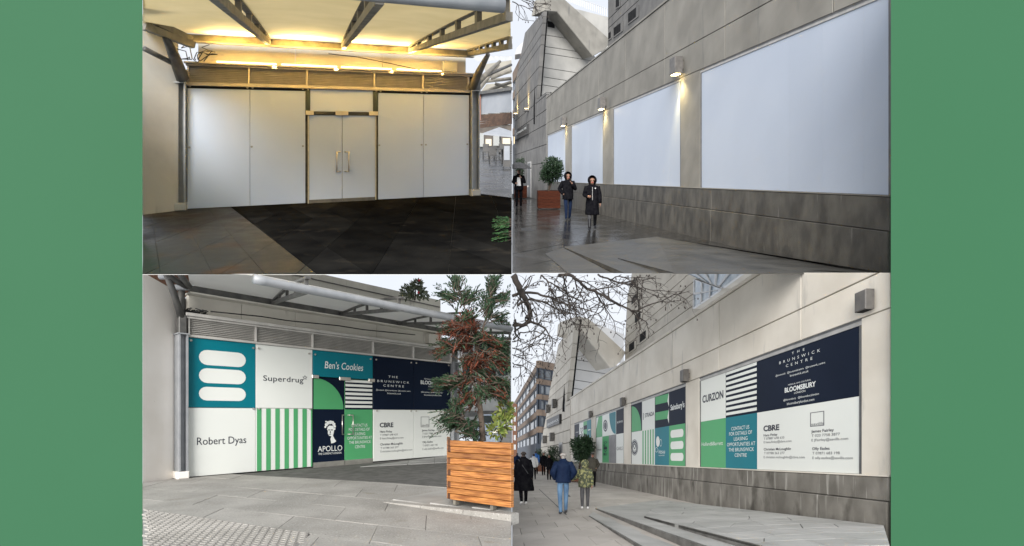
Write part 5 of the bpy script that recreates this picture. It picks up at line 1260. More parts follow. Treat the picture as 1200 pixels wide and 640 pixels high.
MB(BR).slab([brg(662, 581.2), brg(669, 582.6), brg(667, 580), brg(661, 580)], -.01, .004).build('drain_cover', 'furniture_dark', pb)
sb = empty('steps', BR.W((*brg(760, 610), 0)), kind='structure')
R1 = Wall(BR, brg(697.6, 597), brg(803, 642)); R2 = Wall(BR, brg(755, 606.5, .05), brg(870, 642, .12)); R0 = Wall(BR, brg(690, 605.2), brg(745, 641))
def ext(w, px0, py0, px1, py1): return [(px0, py0), (px1, py1)]
riser(BR, R0, [(690, 605.4), (752, 645.5), (761, 645.5), (690, 604.4)], 'step_street', 'riser', sb)
riser(BR, R1, [(697.6, 597.2), (806, 643.5), (838, 643.5), (697.6, 595.6)], 'step_street', 'riser', sb)
riser(BR, R2, [(755, 607), (872, 643), (906, 643), (755, 604.8)], 'step_street', 'riser', sb)
E_ = (*brg(774, 585.8), .003); A = R1.P(*R1.Q(697.6, 595.6)); Bp = R1.P(*R1.Q(838, 643.5)); C2 = R2.P(*R2.Q(755, 606.8)); D2 = R2.P(*R2.Q(872, 643)); 
sheet(BR, [R0.P(*R0.Q(690, 604.4)), R0.P(*R0.Q(761, 645.5)), R1.P(*R1.Q(806, 643.8)), R1.P(*R1.Q(697.6, 597.3))], 'step_street', 'tread', sb)
sheet(BR, [A, Bp, D2, C2], 'step_street', 'tread', sb); sheet(BR, [A, C2, E_], 'step_street', 'tread', sb)
Z2 = R2.P(*R2.Q(755, 604.8)); Z3 = R2.P(*R2.Q(906, 643)); _wn = [wB.P(*wB.Q(px, py), .055) for px, py in ((1040, 634), (960, 618), (880, 605), (830, 597))]
# the platform is one plane through the step edge and the far end of the wall
pA, pB_, pC_ = Vector(Z2), Vector(Z3), Vector(E_); pn = (pB_ - pA).cross(pC_ - pA)
def plat_z(x, y): return pA.z - (pn.x * (x - pA.x) + pn.y * (y - pA.y)) / pn.z
plat = [(p[0], p[1]) for p in (Z2, Z3, (RX * 5.9, 5.9, 0), wB.P(wB.s_(1040), 0, .055), E_)]
q = MB(BR); q.hexa([(x, y, plat_z(x, y) - .04) for x, y in plat], [(x, y, plat_z(x, y) - .010) for x, y in plat]); q.build('platform', 'joint_grey', sb)
rr = random.Random(21); gx, gy = 10, 22; pj_ = {}
lo_x, hi_x, lo_y, hi_y = 2.0, 6.2, 5.8, 19.0
for i in range(gx + 1):
    for j in range(gy + 1): pj_[i, j] = (lo_x + (hi_x - lo_x) * i / gx + rr.uniform(-.15, .15), lo_y + (hi_y - lo_y) * j / gy + rr.uniform(-.18, .18))
for i in range(gx):
    for j in range(gy):
        c = clip_to([pj_[i, j], pj_[i + 1, j], pj_[i + 1, j + 1], pj_[i, j + 1]], plat)
        if not c or area(c) < .01: continue
        c = inset(c, .006); zs = [plat_z(*p) + rr.uniform(-.001, .001) for p in c]
        MB(BR).slab(c, -.05, 0, .003, zs).build('flagstone', 'step_street', sb)

# tower, upper block, offices
yq = wb0.y_(663.5); pc = Vector((aB - bB * yq, yq)); TWb = Wall(BR, tuple(pc), tuple(pc + Vector((1.5, 1)) * 4))
twb = empty('stair_tower', BR.W((pc.x, pc.y, 0)), 'pale concrete stair tower with slanting parapet at the end of the printed wall', 'tower')
ctsB = [cv(660, y, 565, 536, 625, 680) for y in (392, 402, 416, 429, 441, 452, 464, 478, 492, 506, 520)]
fctB = [((725, y + .17 * 50), (660, y - .17 * 12)) for y in (407, 421, 432, 445, 455, 465)]
towers(BR, twb, Wall(BR, tuple(wb0.p), tuple(wb0.p + wb0.d * 5)), TWb, [[(674, 374), (654, 404.5), (643.5, 462), (640.5, 484), (663.5, 473)], [(640.5, 484), (634, 520), (632.5, 562), (668.4, 558), (668.4, 468)]], ctsB,
       [(672.6, 390), (684, 387), (724, 430), (724, 482), (664.6, 482), (664.6, 474)], fctB,
       [(674, 374), (677, 370.5), (690, 373), (734, 413), (727, 424), (721, 430), (715, 431), (684, 391), (673, 388)], [(690, 376), (731, 392), (731, 425), (710, 425)], ((690, 377), (730, 392), 6, 20), [(676.5, 394.5), (682.5, 396.5), (682.5, 402), (676.5, 400.5)],
       'tower_dry', 'tower_light_dry', 'concrete_dry')
sgb = empty('wall_sign', BR.W(wb0.P(*wb0.Q(647, 500))), 'black box sign on the pale tower wall', 'sign')
WS = Wall(BR, tuple(wb0.p), tuple(wb0.p + wb0.d * 5))
MB(BR).wpx(WS, [(640.5, 492), (655.3, 485.2), (655.3, 496.5), (640.5, 502)], .02, .22, .02).build('box', 'sign_black', sgb)
text(WS, 'BRUNSWICK', 'letter_white', sgb, 641.8, 654.4, 499, 2.4, n=.23)
for i, (x, y) in enumerate(((653, 473), (645, 479), (650, 512), (641, 515))):
    lamp(BR, WS, x, y, .5, ['small unlit lamp high on the pale tower nearest the printed bays', 'small unlit lamp high on the pale tower above the sign', 'small unlit lamp low on the pale tower below the sign', 'small unlit lamp at the far low end of the pale tower'][i], 0, 'lamps on the pale tower')
BWb = wb0.p - wb0.n * 4.5; BWb = Wall(BR, tuple(BWb), tuple(BWb + wb0.d * 5))
ubb = empty('upper_block', BR.W(BWb.P(14, 5)), 'pale concrete upper storeys with dark openings and glazed bays above the printed wall', 'building')
block(BR, BWb, [(732.5, 428), (732.5, 402), (735, 350), (741, 318), (884, 318), (884, 321), (772, 402)], [cv(780, y, 565, 536, 725, 890) for y in (332, 345, 357, 369, 381, 393)],
      [[(737, 415), (745.5, 409), (745.5, 397.5), (737, 404)], [(749.5, 404), (759.5, 396.5), (759.5, 385), (749.5, 392.5)], [(744, 381), (753, 374), (753, 362.5), (744, 370)], [(740, 359.5), (749, 351), (749, 341), (740, 350)], [(738, 341), (746, 332), (746, 322), (739, 332)]], 'tower_dry', ubb)
mat('glazing', (.35, .42, .50), (.62, .68, .72), rough=.12, scale=2.5, spec=.6, jitter=.12)
def glazed(pts, y0, nx, ny, par):
    """A glazed bay: frame bars around separate panes, between four photo points (left top, right top, right bottom, left bottom)."""
    n = .6; Q = [Vector((*BWb.Q(x, y, n), 0)) for x, y in pts]
    f = lambda u, v: ((Q[0] * (1 - u) + Q[1] * u) * (1 - v) + (Q[3] * (1 - u) + Q[2] * u) * v)
    MB(BR).wpoly(BWb, [tuple(q_.xy) for q_ in Q], .0, n - .05).build('bay_box', 'tower_dry', par)
    fr = MB(BR)
    def barq(u0, v0, u1, v1): fr.wpoly(BWb, [tuple(f(u0, v0).xy), tuple(f(u1, v0).xy), tuple(f(u1, v1).xy), tuple(f(u0, v1).xy)], n - .04, n + .06)
    for i in range(nx + 1): u = i / nx; barq(max(0, u - .02), 0, min(1, u + .02), 1)
    for j in range(ny + 1): v = j / ny; barq(0, max(0, v - .035), 1, min(1, v + .035))
    fo = fr.build('bay_frame', 'white_frame', par)
    for i in range(nx):
        for j in range(ny):
            a = [f((i + .04) / nx, (j + .05) / ny), f((i + .96) / nx, (j + .05) / ny), f((i + .96) / nx, (j + .95) / ny), f((i + .04) / nx, (j + .95) / ny)]
            MB(BR).wpoly(BWb, [tuple(q_.xy) for q_ in a], n - .045, n).build('pane', 'glazing', fo)
glazed([(814, 327), (845, 338), (843, 341.5), (813, 362)], 0, 3, 2, ubb)
glazed([(802, 319), (874, 319), (848, 338), (826, 330)], 0, 5, 1, ubb)
office(BR, 631, 62, 565, [(431, 444), (450, 462), (468, 480), (487, 500), (507, 520)], None, 'brown brick office block with blue ribbon windows beyond the pale tower', False, 8, 656, (1.05, 1), 422.5, [(641, 424), (651, 426), (651, 411), (647, 412)])
q = MB(BR); c = BR.at(603, 500, 80)
A = [BR.at(600.5, 545, 70), BR.at(606, 545, 70), BR.at(606, 474, 70), BR.at(600.5, 472, 70)]
o = empty('far_terrace', BR.W(((603 - 600) / F * 70, 70, 0)), 'red brick far terrace at the end of the street', 'building')
MB(BR).hexa(A, [p + Vector((0, 6, 0)) for p in A]).build('wall', 'brick_red', o)
for i in range(5): 
    A = [BR.at(602, 483 + i * 11, 69.9), BR.at(604.6, 483 + i * 11, 69.9), BR.at(604.6, 477 + i * 11, 69.9), BR.at(602, 477 + i * 11, 69.9)]; MB(BR).hexa(A, [p + Vector((0, .12, 0)) for p in A]).build('window', 'white_frame', o)

# ---- bare tree limbs reaching into both street views
def bare_tree(pl, label, strokes, y0, twigs, seed, lim, dens=1.0):
    rr = random.Random(seed); t = empty('bare_tree', pl.W(pl.at(strokes[0][0][0][0], strokes[0][0][0][1], y0)), label, 'tree')
    tw_ = MB(pl)
    def twig(p, d, L, r, depth):
        pts = [p]; n = 5
        for i in range(n):
            d = (d + Vector((rr.uniform(-.35, .35), rr.uniform(-.2, .2), rr.uniform(-.35, .30)))).normalized(); q_ = pts[-1] + d * (L / n)
            if not lim(q_): break
            pts.append(q_)
            if depth > 0 and rr.random() < .62: twig(q_, (d + Vector((rr.uniform(-1, 1), rr.uniform(-.5, .5), rr.uniform(-1, .9)))).normalized(), L * rr.uniform(.4, .7), r * .6, depth - 1)
        if len(pts) > 1:
            tw_.tube(pts, [r * (1 - .6 * i / len(pts)) for i in range(len(pts))], 4, cap=False)
            if depth == 0 and rr.random() < .5: tw_.tube([pts[-1], pts[-1] + Vector((0, 0, -.022))], [.006, .009], 4)
    for px, rad in strokes:
        P = [pl.at(x, y, y0 + rr.uniform(-.25, .25)) for x, y in px]; rad = rad * .78
        # smooth the stroke
        S2 = []
        for i in range(len(P) - 1):
            for f in range(4):
                S2.append(P[i].lerp(P[i + 1], f / 4) + Vector((rr.uniform(-1, 1), 0, rr.uniform(-1, 1))) * .008)
        S2.append(P[-1]); n = len(S2)
        MB(pl).tube(S2, [rad * (1 - .55 * i / n) for i in range(n)], 7).build('limb', 'bark_dark', t, smooth=True)
        for i in range(2, n):
            if rr.random() < twigs * dens:
                d = (S2[i] - S2[i - 1]).normalized(); twig(S2[i], (d + Vector((rr.uniform(-1.2, 1.2), rr.uniform(-.4, .4), rr.uniform(-1.2, .8)))).normalized(), rr.uniform(.25, .6), rad * .28 + .004, 2)
    tw_.build('twigs', 'bark_dark', t, kind='stuff', recalc=False)
mat('bark_dark', (.018, .014, .012), (.045, .036, .03), rough=.9, scale=14, bump=.4)
def limB(p):
    x, y = px_of(BR, p); return x > 600.8 and 321.5 < y < 470
bare_tree(BR, 'bare dark tree branches hanging across the sky above the pale tower', [
    ([(601, 322), (608, 336), (615, 350), (621, 364), (620, 377), (612, 382), (601, 381)], .055), ([(601, 347), (612, 342), (630, 344), (645, 349), (652, 353)], .026), ([(607, 357), (622, 350), (640, 355), (649, 360)], .022),
    ([(655, 322), (668, 322), (680, 331), (688, 339), (697, 341), (712, 350), (726, 357), (740, 364), (752, 366)], .028), ([(697, 341), (706, 355), (712, 368)], .014), ([(660, 323), (664, 340), (667, 360), (668, 376)], .016),
    ([(634, 322), (640, 328), (652, 336), (666, 346), (684, 356)], .014), ([(700, 322), (715, 328), (735, 334), (752, 338)], .016), ([(716, 328), (728, 322)], .012), ([(735, 334), (748, 330), (757, 340)], .010), ([(601, 398), (610, 390), (625, 388), (640, 392), (652, 398)], .012),
    ([(601, 400), (609, 399), (614, 398)], .010), ([(601, 408), (610, 411), (614, 412)], .010), ([(601, 416), (607, 418), (612, 419)], .009), ([(601, 426), (606, 428), (611, 429)], .009), ([(604, 375), (603, 390), (610, 398)], .02), ([(612, 342), (618, 333), (622, 323)], .012), ([(640, 344), (652, 336), (660, 340)], .008)],
    6.6, .55, 31, limB, .62)
def limT(p):
    x, y = px_of(TR, p); return x > 600.8 and y < 26 and x < 646
bare_tree(TR, 'thin bare twigs in the corner above the damp tower', [([(601, 2), (608, 6), (616, 8), (624, 13)], .012), ([(601, -4), (612, -1), (624, 3), (640, 5)], .012), ([(606, 5), (604, 14), (608, 20)], .008)], 9.0, .6, 12, limT, .6)
# ------------------------------------------------------------------ planters with clipped shrubs along the street
mat('planter_red', (.03, .008, .004), (.06, .017, .008), rough=.75, spec=.08, scale=4, stretch=(1, 1, 9), jitter=.18)
mat('planter_dry', (.14, .05, .025), (.24, .09, .045), rough=.5, scale=4, stretch=(1, 1, 9), jitter=.18)
leafmat('bay_dark', (.010, .028, .012), (.035, .07, .03), 6); leafmat('bay_day', (.016, .042, .02), (.05, .095, .045), 6)
def street_planter(pl, px, py, wpx, hpx, shrub_px, rpx, rzpx, label, slabel, group, mt, lm, n, seed):
    x, y = pl.g(px, py); s_ = y / F; wd, hh = wpx * s_, hpx * s_
    t = empty('street_planter', pl.W((x, y, 0)), label, 'planter', group); nb = 6
    for i in range(nb):
        h0 = hh * (.06 + .94 * i / nb); h1 = hh * (.06 + .94 * (i + 1) / nb) - .012
        for (a, b, c, d) in ((x - wd / 2, x + wd / 2, y, y + .05), (x - wd / 2, x + wd / 2, y + wd * .9, y + wd * .9 + .05), (x - wd / 2, x - wd / 2 + .05, y + .051, y + wd * .9 - .001), (x + wd / 2 - .05, x + wd / 2, y + .051, y + wd * .9 - .001)):
            MB(pl).box(a, b, c, d, h0, h1).build('board', mt, t)
    for dx in (-wd * .42, wd * .38): MB(pl).box(x + dx, x + dx + wd * .05, y + .06, y + .12, 0, hh * .1).build('foot', 'furniture_dark', t)
    MB(pl).box(x - wd / 2 + .051, x + wd / 2 - .051, y + .051, y + wd * .9 - .001, hh * .1, hh * .9).build('soil', 'soil', t)
    yc = y + wd * .45; c = pl.at(*shrub_px, yc); r = rpx * yc / F; rz = rzpx * yc / F
    rr = random.Random(seed); blobs = [(c.x, c.y, c.z, r * .8, r * .8, rz * .85, n)]
    for i in range(9):
        v = Vector((rr.uniform(-1, 1), rr.uniform(-1, 1), rr.uniform(-.9, 1))).normalized(); blobs.append((c.x + v.x * r * .6, c.y + v.y * r * .6, c.z + v.z * rz * .6, r * .42, r * .42, rz * .36, n // 6))
    leafy(pl, 'clipped_shrub', slabel, 'shrub', blobs, lm, r * .17, .5, seed, stem_to=(x, yc, hh * .9), group=group.replace('planters', 'shrubs'),
          stems=[((x, yc, hh * .85), (c.x, c.y, c.z), r * .07), ((x, yc, hh * .85), (c.x + r * .3, c.y, c.z), r * .05)], lim=lambda p: p.x > .02)
street_planter(TR, 643.5, 245.5, 26.5, 22, (646.5, 200), 16.5, 21, 'red brown timber planter standing on the wet pavement by the wall', 'dense dark round shrub in the wet red brown planter', 'timber planters on the wet street', 'planter_red', 'bay_dark', 1500, 4)
street_planter(TR, 610, 233, 15, 15, (609.5, 196), 8.5, 15, 'far timber planter behind the person with the umbrella', 'dark shrub behind the umbrella', 'timber planters on the wet street', 'planter_red', 'bay_dark', 600, 5)
street_planter(BR, 679, 565, 19, 13, (681.5, 527.5), 16.5, 23, 'timber planter half hidden behind the camouflage jacket', 'dense dark shrub in front of the farthest printed bay', 'timber planters by day', 'planter_dry', 'bay_day', 1900, 6)
street_planter(BR, 650, 556, 13, 9, (649.5, 535), 11, 15, 'timber planter beside the two people in black', 'dark shrub below the black box sign', 'timber planters by day', 'planter_dry', 'bay_day', 800, 7)
street_planter(BR, 634, 553, 11, 8, (634, 535), 9, 12, 'far timber planter beyond the blue jackets', 'farthest dark shrub below the office block', 'timber planters by day', 'planter_dry', 'bay_day', 700, 8)
# narrow door in each tower wall
for pl, w, px0, px1, pt_, pb_, lab in ((TR, Wall(TR, tuple(wt.p), tuple(wt.p + wt.d * 5)), 619, 623, 190, 236, 'narrow grey door in the damp tower wall'), (BR, Wall(BR, tuple(wb0.p), tuple(wb0.p + wb0.d * 5)), 656, 660, 519, 561, 'narrow grey door in the pale tower wall')):
    t = empty('service_door', pl.W(w.P(w.s_(px0), 0, .03)), lab, 'door'); h1 = w.H_(px0, pt_)
    MB(pl).wbox(w, w.s_(px0), w.s_(px1), 0, h1, .03, .08).build('frame', 'frame_light', t); k0, k1 = w.s_(px0 + .6), w.s_(px1 - .6)
    MB(pl).wbox(w, k0, k1, .02, h1 - .15, .081, .11).build('leaf', 'frame_grey', t); MB(pl).wbox(w, k0 + (k1 - k0) * .1, k0 + (k1 - k0) * .2, 1.0, 1.15, .111, .16).build('handle', 'stainless', t)

# ------------------------------------------------------------------ people
mat('skin', (.23, .125, .085), (.28, .155, .105), rough=.55, scale=20)
mat('hair_dark', (.015, .011, .009), (.03, .022, .018), rough=.6, scale=40); mat('hair_grey', (.22, .21, .20), (.33, .31, .29), rough=.6, scale=40)
mat('cloth_black', (.005, .005, .007), (.012, .012, .014), spec=.0, rough=.8, scale=12); mat('cloth_navy', (.006, .012, .034), (.011, .021, .05), spec=.05, rough=.6, scale=9)
mat('denim', (.05, .11, .20), (.11, .20, .32), rough=.85, scale=7, stretch=(1, 1, .6)); mat('cloth_charcoal', (.035, .035, .038), (.065, .065, .07), rough=.85, scale=9)
mat('camo', (.20, .20, .085), (.045, .055, .03), rough=.8, scale=16, lo=.44, hi=.50, spots=[((.42, .38, .22), 21, .60, (1, 1, 1)), ((.02, .025, .018), 24, .64, (1, 1, 1))])
mat('cloth_olive', (.035, .032, .024), (.06, .055, .042), rough=.8, scale=9); mat('cloth_blue', (.02, .12, .40), (.03, .16, .50), rough=.6, scale=9)
mat('cloth_white', (.55, .55, .56), (.65, .65, .65), rough=.8, scale=9); mat('shoe_white', (.6, .6, .6), None, rough=.6); mat('shoe_black', (.01, .01, .011), None, rough=.35)
mat('boot_wet', (.010, .011, .015), None, rough=.4, spec=.3); mat('lining', (.20, .18, .15), None, rough=.9)
PEOPLE = []
def person(pl, px, py, hpx, face, label, group, top='cloth_black', legs='cloth_black', shoes='shoe_black', hair='hair_dark', hem=.86, hood=False, stride=.22, arms=('down', 'down'),
           puffer=False, wide=1.0, cap=None, zipper=False, boots=False, badge=False, flare=0.0, bag=False):
    x, y = pl.g(px, py); sc = hpx * y / F / 1.75; ca, sa_ = math.cos(face), math.sin(face)
    lx = (lambda v: (max(.012, v) if pl in (BR, TR) else v))
    def M(v):                               # body coordinates (x right, y forward, z up; 1.75 tall) to the place
        v = Vector(v) * sc; q = (x + v.x * ca - v.y * sa_, y + v.x * sa_ + v.y * ca, v.z); return (lx(q[0]), q[1], q[2])
    t = empty('person', pl.W((x, y, 0)), label, 'person', group)
    V, E, R, C = [], [], [], []
    def add(p, r, c, link_=None):
        V.append(Vector(p)); R.append(r); C.append(c)
        if link_ is not None: E.append((link_, len(V) - 1))
        return len(V) - 1
    pel = add((0, 0, .94), .125, 'legs'); sp = add((0, .0, 1.12), .12, 'torso', pel); ch = add((0, 0, 1.32), .13, 'torso', sp); nk = add((0, .0, 1.47), .055, 'skin', ch)
    jaw = add((0, .035, 1.56), .072, 'skin', nk); hd = add((0, .015, 1.635), .092, 'skin', jaw); cr = add((0, -.005, 1.70), .062, 'hair', hd); add((0, .118, 1.60), .016, 'skin', jaw)
    for s_ in (-1, 1): add((s_ * .092, .0, 1.61), .018, 'skin', hd)      # ears
    arm_pts = {}
    for si, s_ in enumerate((-1, 1)):
        f = stride * s_
        hip = add((s_ * .09, 0, .88), .098, 'legs', pel); kn = add((s_ * .095, f * .5 + .035, .49), .074, 'legs', hip)
        lift = .07 if (f < 0 and stride > .15) else 0
        an = add((s_ * .095, f - (.06 if lift else .01), .085 + lift), .052, 'boot' if boots else 'legs', kn); heel = add((s_ * .095, f - (.09 if lift else .05), .045 + lift), .046, 'shoe', an); add((s_ * .105, f + .12 - (.03 if lift else 0), .038 + lift * .3), .044, 'shoe', heel)
        sh = add((s_ * .165, 0, 1.41), .062, 'torso', ch); a = arms[si]
        if a == 'down': el, wr, hn = (s_ * .235, -.03 - f * .25, 1.14), (s_ * .245, .04 - f * .55, .90), (s_ * .245, .06 - f * .6, .83)
        elif a == 'pocket': el, wr, hn = (s_ * .30, -.08, 1.14), (s_ * .21, .08, .97), (s_ * .17, .12, .93)
        elif a == 'chest': el, wr, hn = (s_ * .25, .08, 1.15), (s_ * .12, .22, 1.30), (s_ * .08, .24, 1.36)
        elif a == 'bent': el, wr, hn = (s_ * .25, .0, 1.14), (s_ * .17, .21, 1.10), (s_ * .13, .26, 1.10)
        elif a == 'out': el, wr, hn = (s_ * .30, .05, 1.16), (s_ * .46, .13, 1.06), (s_ * .50, .15, 1.05)
        e_ = add(el, .048, 'torso', sh); w_ = add(wr, .034, 'torso', e_); h_ = add(hn, .036, 'skin', w_); arm_pts[si] = ((s_ * .165, 0, 1.41), el, wr)
        if a != 'pocket':                    # four fingers and a thumb, slightly curled
            dv = (Vector(hn) - Vector(wr)).normalized(); sv = dv.cross(Vector((s_, 0, 0)))
            sv = sv.normalized() if sv.length > .1 else Vector((0, 0, 1)); iv = Vector((-s_, 0, 0))
            for j in range(4):
                b = Vector(hn) + sv * (.025 - .017 * j) + dv * .045; k_ = add(b, .010, 'skin', h_); k2 = add(b + dv * (.030 - .003 * abs(j - 1)) + iv * .010, .009, 'skin', k_); add(b + dv * .042 + iv * .026, .008, 'skin', k2)
            tb = add(Vector(hn) + sv * .040 + iv * .012, .011, 'skin', h_); add(Vector(hn) + sv * .048 + dv * .035 + iv * .024, .009, 'skin', tb)
    PEOPLE.append((pl, V, E, R, C, M, t, dict(legs=legs, torso=top, skin='skin', hair=hair, shoe=shoes, boot='boot_wet')))
    # coat: rings of an oval torso from collar to hem, with sleeves
    q = MB(pl); rings = []; zt = 1.49; n = 22; seg = 20
    for i in range(n + 1):
        z = hem + (zt - hem) * i / n
        if z > 1.36: f = (z - 1.36) / (1.49 - 1.36); rx, ry = .215 * (1 - f) + .085 * f, .145 * (1 - f) + .085 * f
        elif z > 1.05: rx, ry = .195 + .02 * (z - 1.05) / .31, .145
        else: f = (1.05 - z); rx, ry = .195 + .03 * f + flare * f, .145 + .06 * f + flare * f
        if puffer: k = 1 + .045 * abs(math.sin(i * math.pi * .55)); rx, ry = rx * k * 1.06, ry * k * 1.12
        ring_ = []
        for j in range(seg):
            a = 2 * math.pi * j / seg; wob = 1 + .025 * math.sin(3 * a + z * 11) * (1 if z < 1.2 else .3) + .02 * math.sin(7 * a + i)
            ring_.append(M((rx * wide * wob * math.cos(a), ry * wide * wob * math.sin(a) + .005, z)))
        rings.append(ring_)
    q.add([p for r_ in rings for p in r_], [(i * seg + j, i * seg + (j + 1) % seg, (i + 1) * seg + (j + 1) % seg, (i + 1) * seg + j) for i in range(n) for j in range(seg)] + [tuple(range(seg))[::-1], tuple(n * seg + j for j in range(seg))])
    for si in (0, 1):
        A, B_, C_ = [Vector(v) for v in arm_pts[si]]; pts = []
        for f in range(6): pts.append(A.lerp(B_, f / 6))
        for f in range(7): pts.append(B_.lerp(C_, f / 6))
        rad = [.085 - .024 * i / 12 for i in range(13)]
        if puffer: rad = [r_ * (1.12 + .08 * (i % 2)) for i, r_ in enumerate(rad)]
        q.tube([M(p) for p in pts], [r_ * sc * (.9 + .1 * wide) for r_ in rad], 10)
    j_ = q.build('coat' if hem < .7 else 'jacket', top, t, smooth=True)
    if zipper: MB(pl).tube([M((.0, (.150 + .03 * max(0, 1.05 - z)) * wide, z)) for z in (hem + .02, .95, 1.15, 1.4)], .008 * sc, 5).build('zip', 'frame_light', j_)
    if badge: MB(pl).tube([M((-.09, .155 * wide, 1.36)), M((-.09, .17 * wide, 1.36))], .022 * sc, 8).build('badge', 'cloth_white', j_)
    if hood:                                  # shell round the head, open at the face
        q = MB(pl); vs, fs = [], []; nu, nv = 16, 10
        for iv in range(nv + 1):
            ph = math.pi * iv / nv
            for iu in range(nu + 1):
                th = math.radians(130) + math.radians(280) * iu / nu - math.radians(0)   # leaves 80 degrees open at the front (+y)
                rr_ = math.sin(ph); vs.append(M((.138 * rr_ * math.cos(th), .150 * rr_ * math.sin(th) + .0, 1.62 + .150 * math.cos(ph) - (.05 if ph > 2.2 else 0))))
        w_ = nu + 1; fs = [(a * w_ + b, a * w_ + b + 1, (a + 1) * w_ + b + 1, (a + 1) * w_ + b) for a in range(nv) for b in range(nu)]
        q.add(vs, fs); h = q.build('hood', top, t, smooth=True, recalc=False)
        md = h.modifiers.new('thick', 'SOLIDIFY'); md.thickness = .012 * sc; md.offset = -1
    else:
        q = MB(pl); q.tube([M((0, -.01, 1.44)), M((0, -.005, 1.50)), M((0, -.01, 1.53))], [.095 * sc, .088 * sc, .082 * sc], 14); q.build('collar', top, t, smooth=True)
    if cap:
        q = MB(pl); vs = [];
        for iv in range(6):
            ph = math.pi / 2 * iv / 5
            for iu in range(14): th = 2 * math.pi * iu / 14; vs.append(M((.104 * math.cos(ph) * math.cos(th), .112 * math.cos(ph) * math.sin(th) + .01, 1.665 + .085 * math.sin(ph))))
        q.add(vs, [(a * 14 + b, a * 14 + (b + 1) % 14, (a + 1) * 14 + (b + 1) % 14, (a + 1) * 14 + b) for a in range(5) for b in range(14)])
        q.hexa([M((-.07, .09, 1.665)), M((.07, .09, 1.665)), M((.05, .19, 1.65)), M((-.05, .19, 1.65))], [M((-.07, .09, 1.68)), M((.07, .09, 1.68)), M((.05, .19, 1.66)), M((-.05, .19, 1.66))]); q.build('cap', cap, t, smooth=True)
    if bag:
        q = MB(pl); q.tube([M((-.17, -.10, 1.44)), M((-.05, -.17, 1.25)), M((.12, -.17, 1.0))], .014 * sc, 6); q.build('strap', 'cloth_charcoal', j_)
    return t, M, sc
g1 = 'people walking in the rain'; g2_ = 'people walking on the dry pavement'
PI = math.pi
person(TR, 694, 269.5, 63, PI - .1, 'person in a long black hooded coat and wet boots walking in the rain', g1, hem=.50, hood=True, stride=.17, arms=('down', 'bent'), zipper=True, boots=True, badge=True, legs='cloth_charcoal', shoes='boot_wet', flare=.03, wide=1.02)
person(TR, 665.5, 258, 56, PI + .15, 'person in a short dark hooded coat with one hand raised in the rain', g1, hem=.76, hood=True, stride=.13, arms=('chest', 'pocket'), top='cloth_black', legs='cloth_navy', wide=1.0)
tU, mU, sU = person(TR, 608, 243.5, 46, PI, 'person in black with a white top under a dark umbrella', g1, hem=.80, stride=.12, arms=('chest', 'bent'))
q = MB(TR); q.add([mU((-.06, .16, 1.36)), mU((.07, .16, 1.36)), mU((.10, .165, .98)), mU((-.09, .165, .98))], [(0, 1, 2, 3)]); q.build('white_top', 'cloth_white', tU, recalc=False)
um = empty('umbrella', TR.W(mU((-.08, .26, 1.36))), 'dark open umbrella held over the head in the rain', 'umbrella')
q = MB(TR); vs = []; nr = 5; xs = 16
for i in range(nr + 1):
    r_ = .56 * i / nr
    for j in range(xs): a = 2 * PI * j / xs; z = 2.02 - .26 * (i / nr) ** 2 - (.03 if i == nr and j % 2 else 0); vs.append(mU((r_ * math.cos(a), .12 + r_ * math.sin(a), z)))
q.add(vs, [(i * xs + j, i * xs + (j + 1) % xs, (i + 1) * xs + (j + 1) % xs, (i + 1) * xs + j) for i in range(nr) for j in range(xs)]); q.build('canopy', 'cloth_charcoal', um, smooth=True, recalc=False)
MB(TR).tube([mU((-.08, .25, 1.30)), mU((0, .13, 2.06))], .012 * sU, 6).build('shaft', 'steel_dark', um)
for j in range(0, 16, 2): a = 2 * PI * j / 16; MB(TR).tube([mU((0, .12, 2.0)), mU((.55 * math.cos(a), .12 + .55 * math.sin(a), 1.745))], .006 * sU, 4).build('rib', 'steel_dark', um)

person(BR, 660, 602, 74, 0.05, 'person in a navy quilted jacket and blue jeans seen from behind', g2_, top='cloth_navy', legs='denim', shoes='cloth_charcoal', hair='hair_grey', hem=.86, puffer=True, stride=.15, arms=('pocket', 'pocket'))
person(BR, 685.5, 597.5, 58, -.15, 'child in a green camouflage hooded jacket beside the navy jacket', g2_, top='camo', legs='cloth_charcoal', shoes='shoe_white', hem=.80, hood=True, stride=.22, arms=('out', 'down'), wide=1.18)
person(BR, 613.5, 592, 65, .1, 'person in a wide black knee length coat and trainers at the left', g2_, top='cloth_black', legs='cloth_black', shoes='shoe_white', hem=.46, stride=.20, arms=('down', 'down'), wide=1.28, flare=.10, bag=True)
person(BR, 694.5, 570.5, 40, PI - .2, 'person in a dark olive jacket and flat cap beside the plinth', g2_, top='cloth_olive', legs='cloth_black', hem=.8, stride=.08, cap='hair_dark', arms=('pocket', 'pocket'), wide=1.1)
person(BR, 643.5, 562.5, 30, PI, 'person in black with a pale collar walking towards the camera', g2_, hem=.7, stride=.14)
person(BR, 637, 557, 27, PI + .1, 'person in black just behind the other walker in black', g2_, hem=.72, stride=.12)
person(BR, 625.5, 562, 31, 0, 'person in a white hooded top walking away', g2_, top='cloth_white', hem=.8, stride=.12)
person(BR, 628, 556, 28, 0, 'person in a bright blue jacket walking away', g2_, top='cloth_blue', hem=.8, stride=.12)
person(BR, 606, 557, 27, 0, 'person in a navy jacket far off at the left kerb', g2_, top='cloth_navy', hem=.8, stride=.12)

